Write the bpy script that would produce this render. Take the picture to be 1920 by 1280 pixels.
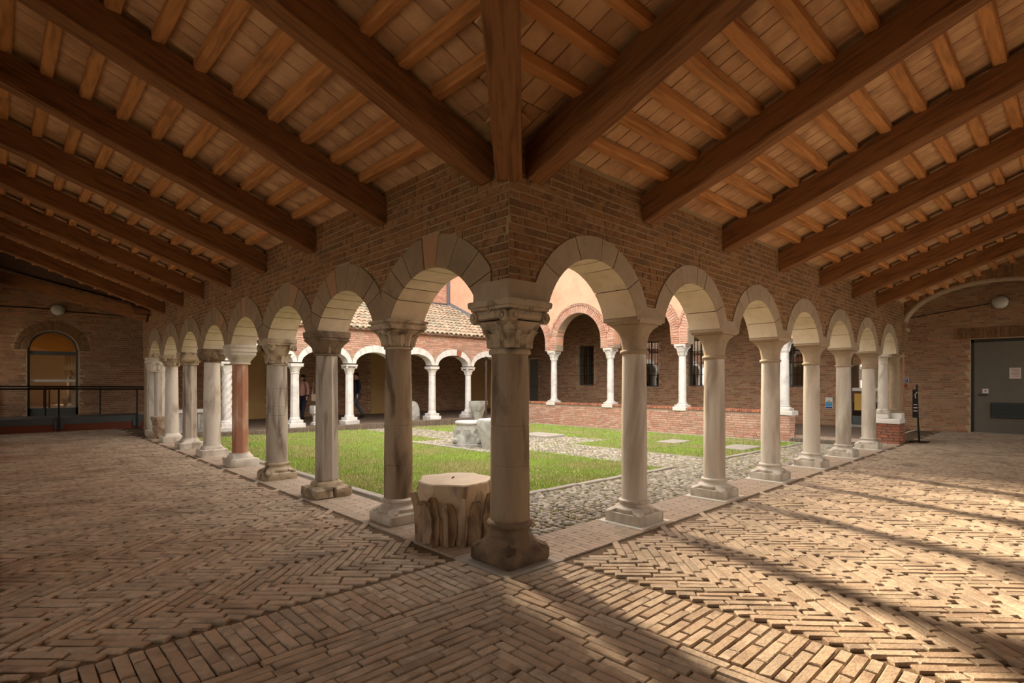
import bpy, math, random
from mathutils import Vector, Matrix
import numpy as np
random.seed(7)
R = random.random
C = bpy.context.scene.collection
SC = bpy.context.scene
for o in list(bpy.data.objects): bpy.data.objects.remove(o)
S2 = math.sqrt(.5)

# ------------------------------------------------------------------ camera
F, HY, EYE = 1017.7, 715.0, 1.35
FW = Vector((0.68734, 0.72634, 0)).normalized(); RT = Vector((FW.y, -FW.x, 0))
CAM = Vector((-2.824, -3.008, EYE))
cd = bpy.data.cameras.new('camera'); cam = bpy.data.objects.new('camera', cd); C.objects.link(cam)
cam.location = CAM
cam.rotation_euler = (math.pi/2, 0, math.atan2(FW.y, FW.x) - math.pi/2)
cd.sensor_width = 36; cd.lens = 36*F/1920; cd.shift_y = (HY-640)/1920; cd.clip_end = 200; cd.clip_start = .05
SC.camera = cam

# ------------------------------------------------------------------ world, sun, exposure
SC.view_settings.view_transform = 'Standard'; SC.view_settings.look = 'None'
SC.view_settings.gamma = 1; SC.view_settings.use_curve_mapping = False
SC.view_settings.exposure = 1.2
w = bpy.data.worlds.new('sky'); SC.world = w; w.use_nodes = True
bg = w.node_tree.nodes['Background']; bg.inputs[0].default_value = (1.0, .98, .95, 1); bg.inputs[1].default_value = 1.75
sd = bpy.data.lights.new('sun', 'SUN'); sun = bpy.data.objects.new('sun', sd); C.objects.link(sun)
EL = math.radians(34)
SD = Vector((.28*math.cos(EL), .96*math.cos(EL), math.sin(EL)))
sun.rotation_euler = SD.to_track_quat('Z', 'Y').to_euler(); sun.location = (4, 14, 20)
sd.energy = 6.0; sd.angle = math.radians(4.5); sd.color = (1.0, .80, .58)

# ------------------------------------------------------------------ materials
def srgb(r, g, b):
    f = lambda c: c/12.92 if c <= .04045 else ((c+.055)/1.055)**2.4
    return (f(r/255), f(g/255), f(b/255), 1)
def M(name, cols, scale=8., amt=.35, rough=.85, bump=.25, bscale=40., stain=None, stain_amt=.0, stain_scale=2., piece=True, spec=.25, stretch=(1,1,1), metal=0, dist=.004):
    m = bpy.data.materials.new(name); m.use_nodes = True; nt = m.node_tree; N = nt.nodes; L = nt.links
    b = N['Principled BSDF']; b.inputs['Roughness'].default_value = rough; b.inputs['Specular IOR Level'].default_value = spec
    b.inputs['Metallic'].default_value = metal
    tc = N.new('ShaderNodeTexCoord'); mp = N.new('ShaderNodeMapping'); mp.inputs['Scale'].default_value = stretch
    oi = N.new('ShaderNodeObjectInfo')
    off = N.new('ShaderNodeVectorMath'); off.operation = 'MULTIPLY_ADD'; L.new(tc.outputs['Object'], off.inputs[0]); off.inputs[1].default_value = (1,1,1)
    cmb = N.new('ShaderNodeMath'); cmb.operation = 'MULTIPLY'; cmb.inputs[1].default_value = 17.0; L.new(oi.outputs['Random'], cmb.inputs[0])
    L.new(cmb.outputs[0], off.inputs[2]); L.new(off.outputs[0], mp.inputs['Vector'])
    n1 = N.new('ShaderNodeTexNoise'); n1.inputs['Scale'].default_value = scale; n1.inputs['Detail'].default_value = 6; n1.inputs['Roughness'].default_value = .6
    L.new(mp.outputs[0], n1.inputs['Vector'])
    ramp = N.new('ShaderNodeValToRGB'); cr = ramp.color_ramp
    k = len(cols)
    cr.elements[0].position = 0; cr.elements[0].color = cols[0]
    cr.elements[1].position = 1; cr.elements[1].color = cols[-1]
    for i in range(1, k-1):
        e = cr.elements.new(i/(k-1)); e.color = cols[i]
    if piece:
        at = N.new('ShaderNodeAttribute'); at.attribute_name = 'tone'
        ad = N.new('ShaderNodeMath'); ad.operation = 'ADD'; L.new(at.outputs['Fac'], ad.inputs[0]); L.new(oi.outputs['Random'], ad.inputs[1])
        fr = N.new('ShaderNodeMath'); fr.operation = 'PINGPONG'; fr.inputs[1].default_value = 1.0; L.new(ad.outputs[0], fr.inputs[0])
        # factor = mix(piece, noise, amt)
        mx = N.new('ShaderNodeMix'); mx.inputs[0].default_value = amt; L.new(fr.outputs[0], mx.inputs[2])
        mr = N.new('ShaderNodeMapRange'); mr.inputs[1].default_value = .3; mr.inputs[2].default_value = .7; L.new(n1.outputs[0], mr.inputs[0])
        L.new(mr.outputs[0], mx.inputs[3]); L.new(mx.outputs[0], ramp.inputs[0])
    else:
        mr = N.new('ShaderNodeMapRange'); mr.inputs[1].default_value = .5-.5*(1-amt)-.0; mr.inputs[2].default_value = .5+.5*(1-amt)
        mr.inputs[1].default_value = .28; mr.inputs[2].default_value = .72
        L.new(n1.outputs[0], mr.inputs[0]); L.new(mr.outputs[0], ramp.inputs[0])
    col = ramp.outputs[0]
    if stain:
        n3 = N.new('ShaderNodeTexNoise'); n3.inputs['Scale'].default_value = stain_scale; n3.inputs['Detail'].default_value = 5; n3.inputs['Distortion'].default_value = .6
        L.new(mp.outputs[0], n3.inputs['Vector'])
        r3 = N.new('ShaderNodeMapRange'); r3.inputs[1].default_value = .48; r3.inputs[2].default_value = .68; r3.inputs[4].default_value = stain_amt; L.new(n3.outputs[0], r3.inputs[0])
        m3 = N.new('ShaderNodeMix'); m3.data_type = 'RGBA'; L.new(r3.outputs[0], m3.inputs[0]); L.new(col, m3.inputs[6]); m3.inputs[7].default_value = stain
        col = m3.outputs[2]
    L.new(col, b.inputs['Base Color'])
    if bump > 0:
        n2 = N.new('ShaderNodeTexNoise'); n2.inputs['Scale'].default_value = bscale; n2.inputs['Detail'].default_value = 5
        L.new(mp.outputs[0], n2.inputs['Vector'])
        bp = N.new('ShaderNodeBump'); bp.inputs['Strength'].default_value = bump; bp.inputs['Distance'].default_value = dist*3; L.new(n2.outputs[0], bp.inputs['Height'])
        L.new(bp.outputs[0], b.inputs['Normal'])
    return m
def flat(name, c, rough=.6, metal=0, spec=.3, emit=None):
    m = bpy.data.materials.new(name); m.use_nodes = True; b = m.node_tree.nodes['Principled BSDF']
    b.inputs['Base Color'].default_value = c; b.inputs['Roughness'].default_value = rough; b.inputs['Metallic'].default_value = metal
    b.inputs['Specular IOR Level'].default_value = spec
    return m
s = srgb
mPAVE = M('worn_paving_brick', [s(148,128,106), s(166,144,120), s(178,156,132), s(160,144,124), s(190,170,146), s(154,130,106)], 14, .35, .78, .5, 60, stain=s(92,74,58), stain_amt=.45, stain_scale=3.)
mPAVE2 = M('smooth_strip_paving', [s(150,134,116), s(172,154,134), s(160,140,118)], 14, .35, .6, .3, 60, stain=s(110,98,86), stain_amt=.3, stain_scale=4.)
mEARTH = M('joint_earth', [s(92,76,58), s(116,96,74)], 20, .5, .95, .5, 80, piece=False)
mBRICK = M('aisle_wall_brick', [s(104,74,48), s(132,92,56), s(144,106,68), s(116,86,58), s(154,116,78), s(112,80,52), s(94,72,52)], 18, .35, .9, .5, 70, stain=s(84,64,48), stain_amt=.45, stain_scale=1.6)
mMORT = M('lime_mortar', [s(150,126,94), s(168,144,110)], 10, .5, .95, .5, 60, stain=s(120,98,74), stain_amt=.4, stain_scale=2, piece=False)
mMORT2 = M('end_wall_mortar', [s(190,166,134), s(204,180,148)], 10, .5, .95, .4, 60, stain=s(150,128,100), stain_amt=.4, stain_scale=1, piece=False)
mEBRICK = M('end_wall_brick', [s(150,104,76), s(174,126,94), s(186,146,112), s(166,134,106), s(154,106,80), s(130,100,80)], 18, .3, .9, .4, 60, stain=s(128,110,84), stain_amt=.5, stain_scale=.9)
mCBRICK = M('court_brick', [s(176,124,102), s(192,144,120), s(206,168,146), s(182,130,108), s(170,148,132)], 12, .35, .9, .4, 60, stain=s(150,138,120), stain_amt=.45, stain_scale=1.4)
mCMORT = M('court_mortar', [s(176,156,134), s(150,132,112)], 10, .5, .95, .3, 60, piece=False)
mREDBR = M('red_coping_brick', [s(178,104,76), s(192,122,90), s(158,98,76), s(136,98,80), s(190,140,110)], 12, .3, .9, .4, 60)
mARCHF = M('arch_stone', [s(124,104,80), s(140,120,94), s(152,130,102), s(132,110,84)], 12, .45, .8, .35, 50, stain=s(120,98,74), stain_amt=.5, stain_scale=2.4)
mARCHR = M('pale_arch_stone', [s(154,134,108), s(168,148,122), s(148,128,102)], 10, .45, .75, .25, 60, stain=s(140,120,94), stain_amt=.35, stain_scale=2.)
mVORNG = M('ochre_voussoir_stone', [s(158,118,84), s(168,130,96)], 12, .45, .8, .3, 50)
mSOFF = M('lit_soffit_stone', [s(212,196,168), s(226,212,186), s(204,188,160)], 8, .5, .7, .2, 50, stain=s(170,148,118), stain_amt=.35, stain_scale=2.)  # paler than the arch faces: bounced light put into the colour
mMARB = M('cream_marble', [s(186,174,156), s(206,196,180), s(194,182,164)], 5, .6, .5, .15, 30, stain=s(120,98,76), stain_amt=.6, stain_scale=5.5, spec=.4, stretch=(1,1,.35))
mMARBD = M('weathered_stone', [s(150,132,108), s(178,160,134), s(164,144,116)], 6, .5, .7, .4, 40, stain=s(76,60,44), stain_amt=.8, stain_scale=6.5)
mOLD = M('stained_column_stone', [s(124,104,80), s(154,134,108), s(138,116,90)], 6, .6, .6, .3, 40, stain=s(74,56,40), stain_amt=.8, stain_scale=6.5, stretch=(1,1,.25))
mDARKC = M('dark_carved_stone', [s(96,80,62), s(128,108,86), s(110,92,70)], 9, .5, .75, .5, 40, stain=s(58,46,36), stain_amt=.7, stain_scale=5)
mREDM = M('red_marble', [s(128,84,60), s(160,110,84), s(176,128,98)], 7, .6, .55, .3, 40, stain=s(196,176,152), stain_amt=.65, stain_scale=7, stretch=(1,1,.3))
mGREYO = M('streaked_grey_marble', [s(140,126,108), s(176,164,148), s(156,142,124)], 7, .6, .6, .35, 40, stain=s(76,56,42), stain_amt=.85, stain_scale=9, stretch=(1,1,.18))
mWHITE = M('white_court_marble', [s(214,208,200), s(228,222,214), s(204,196,188)], 6, .5, .5, .15, 40, stain=s(150,144,138), stain_amt=.35, stain_scale=3)
mPAD = M('white_pad', [s(214,206,192), s(226,220,208)], 10, .5, .6, .1, 40)
mWOOD = M('brown_rafter_timber', [s(116,76,44), s(144,98,58), s(128,86,50)], 6, .55, .7, .5, 30, stain=s(60,36,20), stain_amt=.55, stain_scale=5, stretch=(.5,6,6))
mWOODX = mWOOD
mPURL = M('light_purlin_timber', [s(176,122,70), s(204,144,88), s(190,132,78), s(214,156,98)], 6, .4, .7, .4, 30, stain=s(96,62,36), stain_amt=.45, stain_scale=4, stretch=(.6,5,5))
mTILE = M('ceiling_terracotta', [s(178,138,100), s(200,158,118), s(212,172,130), s(188,148,108)], 9, .4, .9, .35, 60, stain=s(120,86,62), stain_amt=.45, stain_scale=3)
mCEILB = M('roof_board', [s(60,40,26), s(74,50,32)], 8, .5, .9, .2, 40, piece=False)
mROOFT = M('weathered_roof_tile', [s(176,128,102), s(196,150,124), s(168,156,134), s(138,128,108), s(208,176,150), s(150,110,90)], 14, .35, .9, .4, 60, stain=s(110,106,88), stain_amt=.5, stain_scale=6)
mPLAST = M('pink_brick_plaster', [s(220,160,130), s(232,174,144), s(224,166,134)], 2.2, .5, .9, .15, 60, piece=False, stain=s(196,140,112), stain_amt=.5, stain_scale=.7)
mYEL = M('ochre_plaster', [s(186,148,96), s(198,162,108)], 2, .5, .9, .1, 40, piece=False)
mYELIN = M('warm_ochre_room', [s(226,170,84), s(214,156,70)], 2, .5, .9, .1, 40, piece=False)
mSOIL = M('lawn_soil', [s(140,132,94), s(160,148,108), s(146,148,92)], 12, .5, .95, .4, 60, piece=False)
mCOBB = M('river_cobble', [s(132,124,108), s(156,146,130), s(176,166,150), s(116,110,96), s(148,134,114), s(138,138,122)], 10, .3, .65, .2, 40)
mKERB = M('grey_kerb_stone', [s(140,132,122), s(164,156,144), s(150,142,130)], 10, .4, .8, .3, 50)
mKERBB = M('mossy_kerb_brick', [s(104,92,78), s(124,108,92), s(92,84,70)], 10, .4, .9, .4, 50)
mGFLOOR = M('gallery_floor', [s(120,102,86), s(140,120,102)], 6, .5, .8, .3, 50, piece=False)
mGREYP = M('grey_metal_paint', [s(112,106,94), s(118,112,100)], 6, .5, .6, .05, 50, piece=False)
mREDP = flat('red_band_paint', s(120,62,42), .7)
mIRON = flat('dark_iron', s(44,42,42), .5, .5)
mBLACK = flat('black_metal', s(26,24,24), .5)
mDGREY = flat('grey_frame_paint', s(86,90,88), .5)
mPAPER = flat('paper', s(214,200,188), .9)
mWHITEP = flat('white_plastic', s(226,222,214), .5)
mBLUE = flat('blue_sign', s(36,70,140), .5)
mRED = flat('red_sign', s(150,36,34), .5)
mYPOST = flat('ochre_poster', s(206,164,84), .8)
mCYAN = flat('light_blue_print', s(90,160,200), .8)
mDARKR = flat('dark_interior', s(50,46,40), .9)
mSKIN = flat('skin', s(196,150,124), .6)
mHAIR = flat('dark_hair', s(40,32,28), .7)
mJACK = M('navy_jacket', [s(34,36,44), s(44,46,54)], 20, .5, .9, .3, 60, piece=False)
mJEAN = M('grey_trousers', [s(66,68,74), s(78,80,86)], 20, .5, .9, .3, 60, piece=False)
mPINK = M('dusty_pink_top', [s(186,140,124), s(198,152,134)], 20, .5, .9, .3, 60, piece=False)
mNAVY = M('dark_trousers', [s(36,38,50), s(44,46,58)], 20, .5, .9, .3, 60, piece=False)
mBAG = flat('pale_bag', s(214,184,164), .7)
mSHOE = flat('black_shoe', s(24,22,22), .6)
mLAMP = flat('opal_glass_globe', s(206,202,192), .35, 0, .5)
def glass(name, tint, rough=.02):
    m = bpy.data.materials.new(name); m.use_nodes = True; nt = m.node_tree; N = nt.nodes; L = nt.links
    for n in list(N): N.remove(n)
    out = N.new('ShaderNodeOutputMaterial'); mix = N.new('ShaderNodeMixShader'); tr = N.new('ShaderNodeBsdfTransparent'); gl = N.new('ShaderNodeBsdfGlossy')
    tr.inputs[0].default_value = tint; gl.inputs['Roughness'].default_value = rough; gl.inputs['Color'].default_value = (.9,.9,.9,1)
    mix.inputs[0].default_value = .38
    L.new(tr.outputs[0], mix.inputs[1]); L.new(gl.outputs[0], mix.inputs[2]); L.new(mix.outputs[0], out.inputs[0])
    return m
mGLASS = glass('door_glass', (.55,.55,.5,1))
def leafmat():
    m = bpy.data.materials.new('grass_blade'); m.use_nodes = True; nt = m.node_tree; N = nt.nodes; L = nt.links
    b = N['Principled BSDF']; b.inputs['Roughness'].default_value = .7
    at = N.new('ShaderNodeAttribute'); at.attribute_name = 'tone'
    ge = N.new('ShaderNodeNewGeometry')
    n = N.new('ShaderNodeTexNoise'); n.inputs['Scale'].default_value = .9; n.inputs['Detail'].default_value = 4; L.new(ge.outputs['Position'], n.inputs['Vector'])
    mr = N.new('ShaderNodeMapRange'); mr.inputs[1].default_value = .38; mr.inputs[2].default_value = .64; L.new(n.outputs[0], mr.inputs[0])
    mx = N.new('ShaderNodeMix'); mx.inputs[0].default_value = .5; L.new(at.outputs['Fac'], mx.inputs[2]); L.new(mr.outputs[0], mx.inputs[3])
    rp = N.new('ShaderNodeValToRGB'); cr = rp.color_ramp; cr.elements[0].color = s(186,172,124); cr.elements[1].color = s(186,200,100)
    for p, c in ((.3, s(168,168,104)), (.55, s(144,164,78)), (.8, s(156,182,76))):
        e = cr.elements.new(p); e.color = c
    L.new(mx.outputs[0], rp.inputs[0]); L.new(rp.outputs[0], b.inputs['Base Color'])
    return m
mGRASS = leafmat()
mOUTW = M('pale_outer_plaster', [s(196,170,138), s(206,182,150)], 2, .5, .9, .1, 40, piece=False)
mOUTG = M('bounce_gravel', [s(196,184,164), s(180,168,150)], 6, .5, .95, .1, 40, piece=False)  # for the unseen ground, kept pale to bounce light

# ------------------------------------------------------------------ mesh helpers
class MB:
    def __init__(s, sub=False): s.v = []; s.f = []; s.t = []; s.sub = [] if sub else None
    def add(s, vs, fs, tone=None):
        b = len(s.v); s.v.extend([tuple(v) for v in vs]); s.f.extend([tuple(i+b for i in f) for f in fs])
        t = R() if tone is None else tone; s.t.extend([t]*len(vs))
    def mesh(s, name, m=None, smooth=False):
        me = bpy.data.meshes.new(name); me.from_pydata(s.v, [], s.f)
        a = me.attributes.new('tone', 'FLOAT', 'POINT'); a.data.foreach_set('value', s.t)
        if m: me.materials.append(m)
        if smooth: me.polygons.foreach_set('use_smooth', [True]*len(me.polygons))
        me.update(); return me
    def build(s, name, m, parent=None, smooth=False, kind=None):
        return link(name, s.mesh(name, m, smooth), parent, kind)
def link(name, me, parent=None, kind=None, matrix=None):
    o = bpy.data.objects.new(name, me); C.objects.link(o)
    if parent: o.parent = parent
    if matrix is not None: o.matrix_basis = matrix
    if kind: o['kind'] = kind
    return o
def autosmooth(o, deg=35):
    me = o.data; me.polygons.foreach_set('use_smooth', [True]*len(me.polygons))
    try: me.set_sharp_from_angle(angle=math.radians(deg))
    except Exception: pass
    return o
def empty(name, loc=(0,0,0), rz=0, label=None, cat=None, group=None, kind=None):
    o = bpy.data.objects.new(name, None); C.objects.link(o); o.location = loc; o.rotation_euler = (0,0,rz); o.empty_display_size = .1
    return tag(o, label, cat, group, kind)
def tag(o, label=None, cat=None, group=None, kind=None):
    if label: o['label'] = label
    if cat: o['category'] = cat
    if group: o['group'] = group
    if kind: o['kind'] = kind
    return o
def box(mb, c, sz, rz=0, tone=None, ax=None):
    x, y, z = sz[0]/2, sz[1]/2, sz[2]/2
    m = Matrix.Rotation(rz, 3, 'Z') if ax is None else ax
    c = Vector(c)
    vs = [c + m @ Vector(p) for p in ((-x,-y,-z),(x,-y,-z),(x,y,-z),(-x,y,-z),(-x,-y,z),(x,-y,z),(x,y,z),(-x,y,z))]
    mb.add(vs, [(0,3,2,1),(4,5,6,7),(0,1,5,4),(1,2,6,5),(2,3,7,6),(3,0,4,7)], tone)
def box2(mb, lo, hi, tone=None):
    box(mb, [(a+b)/2 for a, b in zip(lo, hi)], [b-a for a, b in zip(lo, hi)], 0, tone)
def bevbox(mb, c, sz, b=.01, rz=0, tone=None, jit=0):
    """box with bevelled top edge and vertical corners chamfered a little"""
    x, y, z = sz[0]/2, sz[1]/2, sz[2]/2; m = Matrix.Rotation(rz, 3, 'Z'); c = Vector(c)
    def ring(k, zz):
        p = [(-x+k,-y),(x-k,-y),(x,-y+k),(x,y-k),(x-k,y),(-x+k,y),(-x,y-k),(-x,-y+k)]
        return [(a,bb,zz) for a, bb in p]
    def sc(r, d): return [(a*(1-d/x), bb*(1-d/y), zz) for a, bb, zz in r]
    rs = [sc(ring(b, -z), b*.6), ring(b, -z+b), ring(b, z-b), sc(ring(b, z), b)]
    vs = [c + m @ Vector((p[0]+(R()-.5)*jit, p[1]+(R()-.5)*jit, p[2]+(R()-.5)*jit)) for r in rs for p in r]
    fs = [tuple(range(7,-1,-1)), tuple(range(24,32))]
    for k in range(3):
        for i in range(8): fs.append((k*8+i, k*8+(i+1)%8, k*8+8+(i+1)%8, k*8+8+i))
    mb.add(vs, fs, tone)
def piece_geo(l, w, h, bev=.006, jit=.002):
    vs = []
    for zz, k in ((0,0),(h-bev,0),(h,bev)):
        for sx, sy in ((-1,-1),(1,-1),(1,1),(-1,1)):
            vs.append(((l/2-k)*sx+(R()-.5)*jit*2, (w/2-k)*sy+(R()-.5)*jit*2, zz+(R()-.5)*jit*(zz>0)))
    fs = [(8,9,10,11)]
    for k in (0,4):
        for i in range(4): fs.append((k+i, k+(i+1)%4, k+4+(i+1)%4, k+4+i))
    return vs, fs
class Field:
    """pieces laid on a surface: the 300 that show largest become objects, the rest one joined part"""
    def __init__(s, name, mat, bev=.006, jit=.002, limit=300, stuff=None):
        s.name, s.mat, s.bev, s.jit, s.limit, s.stuff = name, mat, bev, jit, limit, stuff; s.p = []
    def add(s, o, ux, uz, l, w, h, tilt=0):
        ux = Vector(ux).normalized(); uz = Vector(uz).normalized(); uy = uz.cross(ux)
        if tilt:
            uz = (uz + ux*(R()-.5)*tilt + uy*(R()-.5)*tilt*2.5).normalized(); ux = (ux - uz*ux.dot(uz)).normalized(); uy = uz.cross(ux)
        s.p.append((Vector(o), ux, uy, uz, l, w, h))
    def finish(s, parent):
        big = []
        inv = parent.matrix_world.inverted() if parent.matrix_world else Matrix()
        for i, q in enumerate(s.p):
            d = q[0]-CAM; z = d.dot(FW)
            if z < .8: continue
            x = 960+F*d.dot(RT)/z; y = HY-F*d.z/z
            if x < -20 or x > 1940 or y < -20 or y > 1300: continue
            face = abs(q[3].dot(d.normalized()))
            big.append((-q[4]*q[5]*face/(z*z), i))
        big.sort(); sel = set(i for _, i in big[:s.limit])
        if not sel: l0, w0, h0 = .25, .06, .02
        else:
            k = sorted(s.p[i][4] for i in sel); l0 = k[len(k)//2]; q = s.p[next(iter(sel))]; w0, h0 = q[5], q[6]
        meshes = []
        for _ in range(10):
            mb = MB(); mb.add(*piece_geo(l0, w0, h0, s.bev, s.jit), tone=0); meshes.append(mb.mesh(s.name, s.mat))
        mb = MB()
        for i, (o, ux, uy, uz, l, w_, h) in enumerate(s.p):
            if i in sel:
                rot = Matrix((ux*(l/l0), uy*(w_/w0), uz*(h/h0))).transposed().to_4x4()
                link(s.name, random.choice(meshes), parent, None, Matrix.Translation(o) @ rot)
            else:
                vs, fs = piece_geo(l, w_, h, s.bev, s.jit)
                mb.add([o + ux*v[0] + uy*v[1] + uz*v[2] for v in vs], fs)
        if mb.v: mb.build(s.stuff or s.name+'_field', s.mat, parent, kind='stuff')

def subpart(mb, name):
    """a separate sub-part mesh when the owner collects them, else the owner itself"""
    if mb.sub is None: return mb
    q = MB(); mb.sub.append((name, q)); return q
def sect(r, p, th, rot=0):
    if p == 'o':
        a = (th-rot) % (math.pi/4); return r*math.cos(math.pi/8)/math.cos(a-math.pi/8)
    if p == 2: return r
    c, sn = abs(math.cos(th-rot)), abs(math.sin(th-rot))
    return r/((c**p+sn**p)**(1/p))
def loft(mb, secs, n=32, c=(0,0,0), tone=None, cap=True, axis=None, wob=0):
    """secs: (z, r, p[, rot])"""
    vs = []; cx, cy, cz = c
    for q in secs:
        z, r, p = q[:3]; rot = q[3] if len(q) > 3 else 0
        for i in range(n):
            th = 2*math.pi*i/n; rr = sect(r, p, th, rot)*(1+(R()-.5)*wob)
            v = Vector((rr*math.cos(th), rr*math.sin(th), z))
            if axis is not None: v = axis @ v
            vs.append((v[0]+cx, v[1]+cy, v[2]+cz))
    fs = []
    for k in range(len(secs)-1):
        for i in range(n): fs.append((k*n+i, k*n+(i+1)%n, (k+1)*n+(i+1)%n, (k+1)*n+i))
    if cap:
        fs.append(tuple(range(n-1,-1,-1))); fs.append(tuple(range((len(secs)-1)*n, len(secs)*n)))
    mb.add(vs, fs, tone)
def leaf(mb, th, z0, z1, r0, r1, w, curl=.03, c=(0,0), t=.012, ny=7, nx=5):
    """carved leaf hugging a bell, tip curling outward and down"""
    mb = subpart(mb, 'leaf')
    fr, bk = [], []
    for j in range(ny):
        u = j/(ny-1)
        z = z0+(z1-z0)*min(1, u*1.12) if u < .9 else z1-(u-.9)*(z1-z0)*.9
        r = r0+(r1-r0)*u**2 + (curl*(u-.6)/.4 if u > .6 else 0)
        ww = w*(.55+.75*math.sin(math.pi*min(1, u*.9+.1)))*(1 if u < .85 else .6)
        for i in range(nx):
            q = i/(nx-1)*2-1
            notch = .88 if (j % 2 and abs(q) == 1) else 1
            ridge = t*(1-abs(q))*1.6 + (t*.5 if i % 2 == 0 else 0)
            a = th + q*ww*notch/max(r, .02)
            for lst, dr in ((fr, ridge+t*.6), (bk, -t*.8)):
                rr = r+dr; lst.append((c[0]+rr*math.cos(a), c[1]+rr*math.sin(a), z))
    n = len(fr); fs = []
    for j in range(ny-1):
        for i in range(nx-1):
            a = j*nx+i; fs.append((a, a+1, a+nx+1, a+nx)); fs.append((n+a, n+a+nx, n+a+nx+1, n+a+1))
    for j in range(ny-1):
        a = j*nx; fs.append((a, a+nx, n+a+nx, n+a)); a = j*nx+nx-1; fs.append((a, n+a, n+a+nx, a+nx))
    a = (ny-1)*nx
    for i in range(nx-1): fs.append((a+i, a+i+1, n+a+i+1, n+a+i)); fs.append((i, n+i, n+i+1, i+1))
    mb.add(fr+bk, fs)
def volute(mb, pos, ang, r, thick):
    """scroll disc facing outward along ang (horizontal axis across it)"""
    mb = subpart(mb, 'scroll')
    ax = Matrix.Rotation(ang, 3, 'Z') @ Matrix.Rotation(math.pi/2, 3, 'X')
    loft(mb, [(-thick/2, r*.75, 2), (-thick/2*.8, r, 2), (thick/2*.8, r, 2), (thick/2, r*.75, 2), (thick*.42, r*.62, 2), (thick*.42, r*.48, 2), (thick*.62, r*.4, 2), (thick*.62, r*.12, 2)], 14, pos, axis=ax)
def tube(mb, pts, r, n=8, tone=None):
    pts = [Vector(p) for p in pts]; vs = []
    for k, p in enumerate(pts):
        d = (pts[min(k+1, len(pts)-1)]-pts[max(k-1, 0)]).normalized()
        a = d.cross(Vector((0,0,1)) if abs(d.z) < .9 else Vector((1,0,0))).normalized(); b = d.cross(a)
        for i in range(n):
            t = 2*math.pi*i/n; vs.append(p + (a*math.cos(t)+b*math.sin(t))*r)
    fs = [tuple(range(n-1,-1,-1)), tuple(range(len(vs)-n, len(vs)))]
    for k in range(len(pts)-1):
        for i in range(n): fs.append((k*n+i, k*n+(i+1)%n, (k+1)*n+(i+1)%n, (k+1)*n+i))
    mb.add(vs, fs, tone)
def quad(mb, a, b, c_, d): mb.add([a, b, c_, d], [(0,1,2,3)], .5)

# ------------------------------------------------------------------ layout numbers
PR, PL = 1.6536, 1.5831      # bay lengths of the right and left arcades
T = .175                     # half thickness of the arcade walls
SL = .373                    # roof slope
CX, CY = 11.6, 12.6          # far sides of the court
EX, EY = 15.8, 17.6          # end walls
OUT = 3.55                   # depth of the aisles
def ceil_z(d): return 3.15 + SL*(d-.2)
def gz(x, y): return -.013*max(0, x)-.004*max(0, y)

# ================================================================== FLOOR
fl = empty('floor', kind='structure')
mb = MB(); zb = -.010
for x0, y0, x1, y1 in ((-4.2,-4.2,EX+.3,.27), (-4.2,.27,.27,EY+.3)):
    quad(mb, (x0,y0,zb), (x1,y0,zb), (x1,y1,zb), (x0,y1,zb))
mb.build('floor_bed', mEARTH, fl)
pv = Field('paving_brick', mPAVE, .005, .003)
BL, BW, BH = .262, .060, .03
ZB = -.024
def lay(px, py, ux, l, w_):
    dz = (R()-.5)*.008; pv.add((px, py, ZB+dz), (ux[0], ux[1], 0), (0,0,1), l-.009-R()*.005, w_-.007-R()*.004, BH, .03)
def zone(sw):
    """herringbone strips of the aisle; sw swaps x and y for the left aisle"""
    P = (lambda x, y: (x, y)) if not sw else (lambda x, y: (y, x))
    end = EX if not sw else EY
    x0 = .30; i = 0; wd = .372
    while x0 < end:
        s_ = -1 if (i % 2 == 0) else 1
        y = -OUT-.6; k = 0
        while y < -.26+.5:
            step = .0945 if x0 < 9 else .0945
            segs = [(0, .5), (.5, 1)] if k % 2 == 0 else [(0, .25), (.25, .75), (.75, 1)]
            if k % 5 == 3: segs = [(0, .35), (.35, .85), (.85, 1)]
            tot = wd/S2
            for a, b in segs:
                m_ = (a+b)/2*tot; px = x0+m_*S2; py = y+s_*m_*S2; l = (b-a)*tot - (.006 if a == 0 else 0) - (.006 if b == 1 else 0)
                if py > -.335 or py < -OUT: continue
                q = P(px, py); d = P(S2, s_*S2)
                lay(q[0], q[1], d, l, .066)
            y += step; k += 1
        x0 += wd; i += 1
    # band of bricks lying along the arcade next to the corner
    y = -.345; k = 0
    while y > -OUT:
        xs = [(-.27, -.01), (-.01, .25)] if k % 2 else [(-.27, -.15), (-.15, .11), (.11, .25)]
        for a, b in xs:
            q = P((a+b)/2, y); lay(q[0], q[1], P(1, 0), b-a, .066)
        y -= .066; k += 1
    # corner square, half of it
    x = -.31; k = 0
    while x > -OUT:
        y = x + (-.032 if sw else .030); st = (k*.37) % 1 * BL
        y -= .0
        first = True
        while y > -OUT:
            l = BL if not first else max(.12, BL-st)
            if y-l/2 < -OUT: break
            q = P(x, y-l/2); lay(q[0], q[1], P(0, 1), l, .064)
            y -= l; first = False
        x -= .064; k += 1
zone(False); zone(True)
pv.finish(fl)
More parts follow.
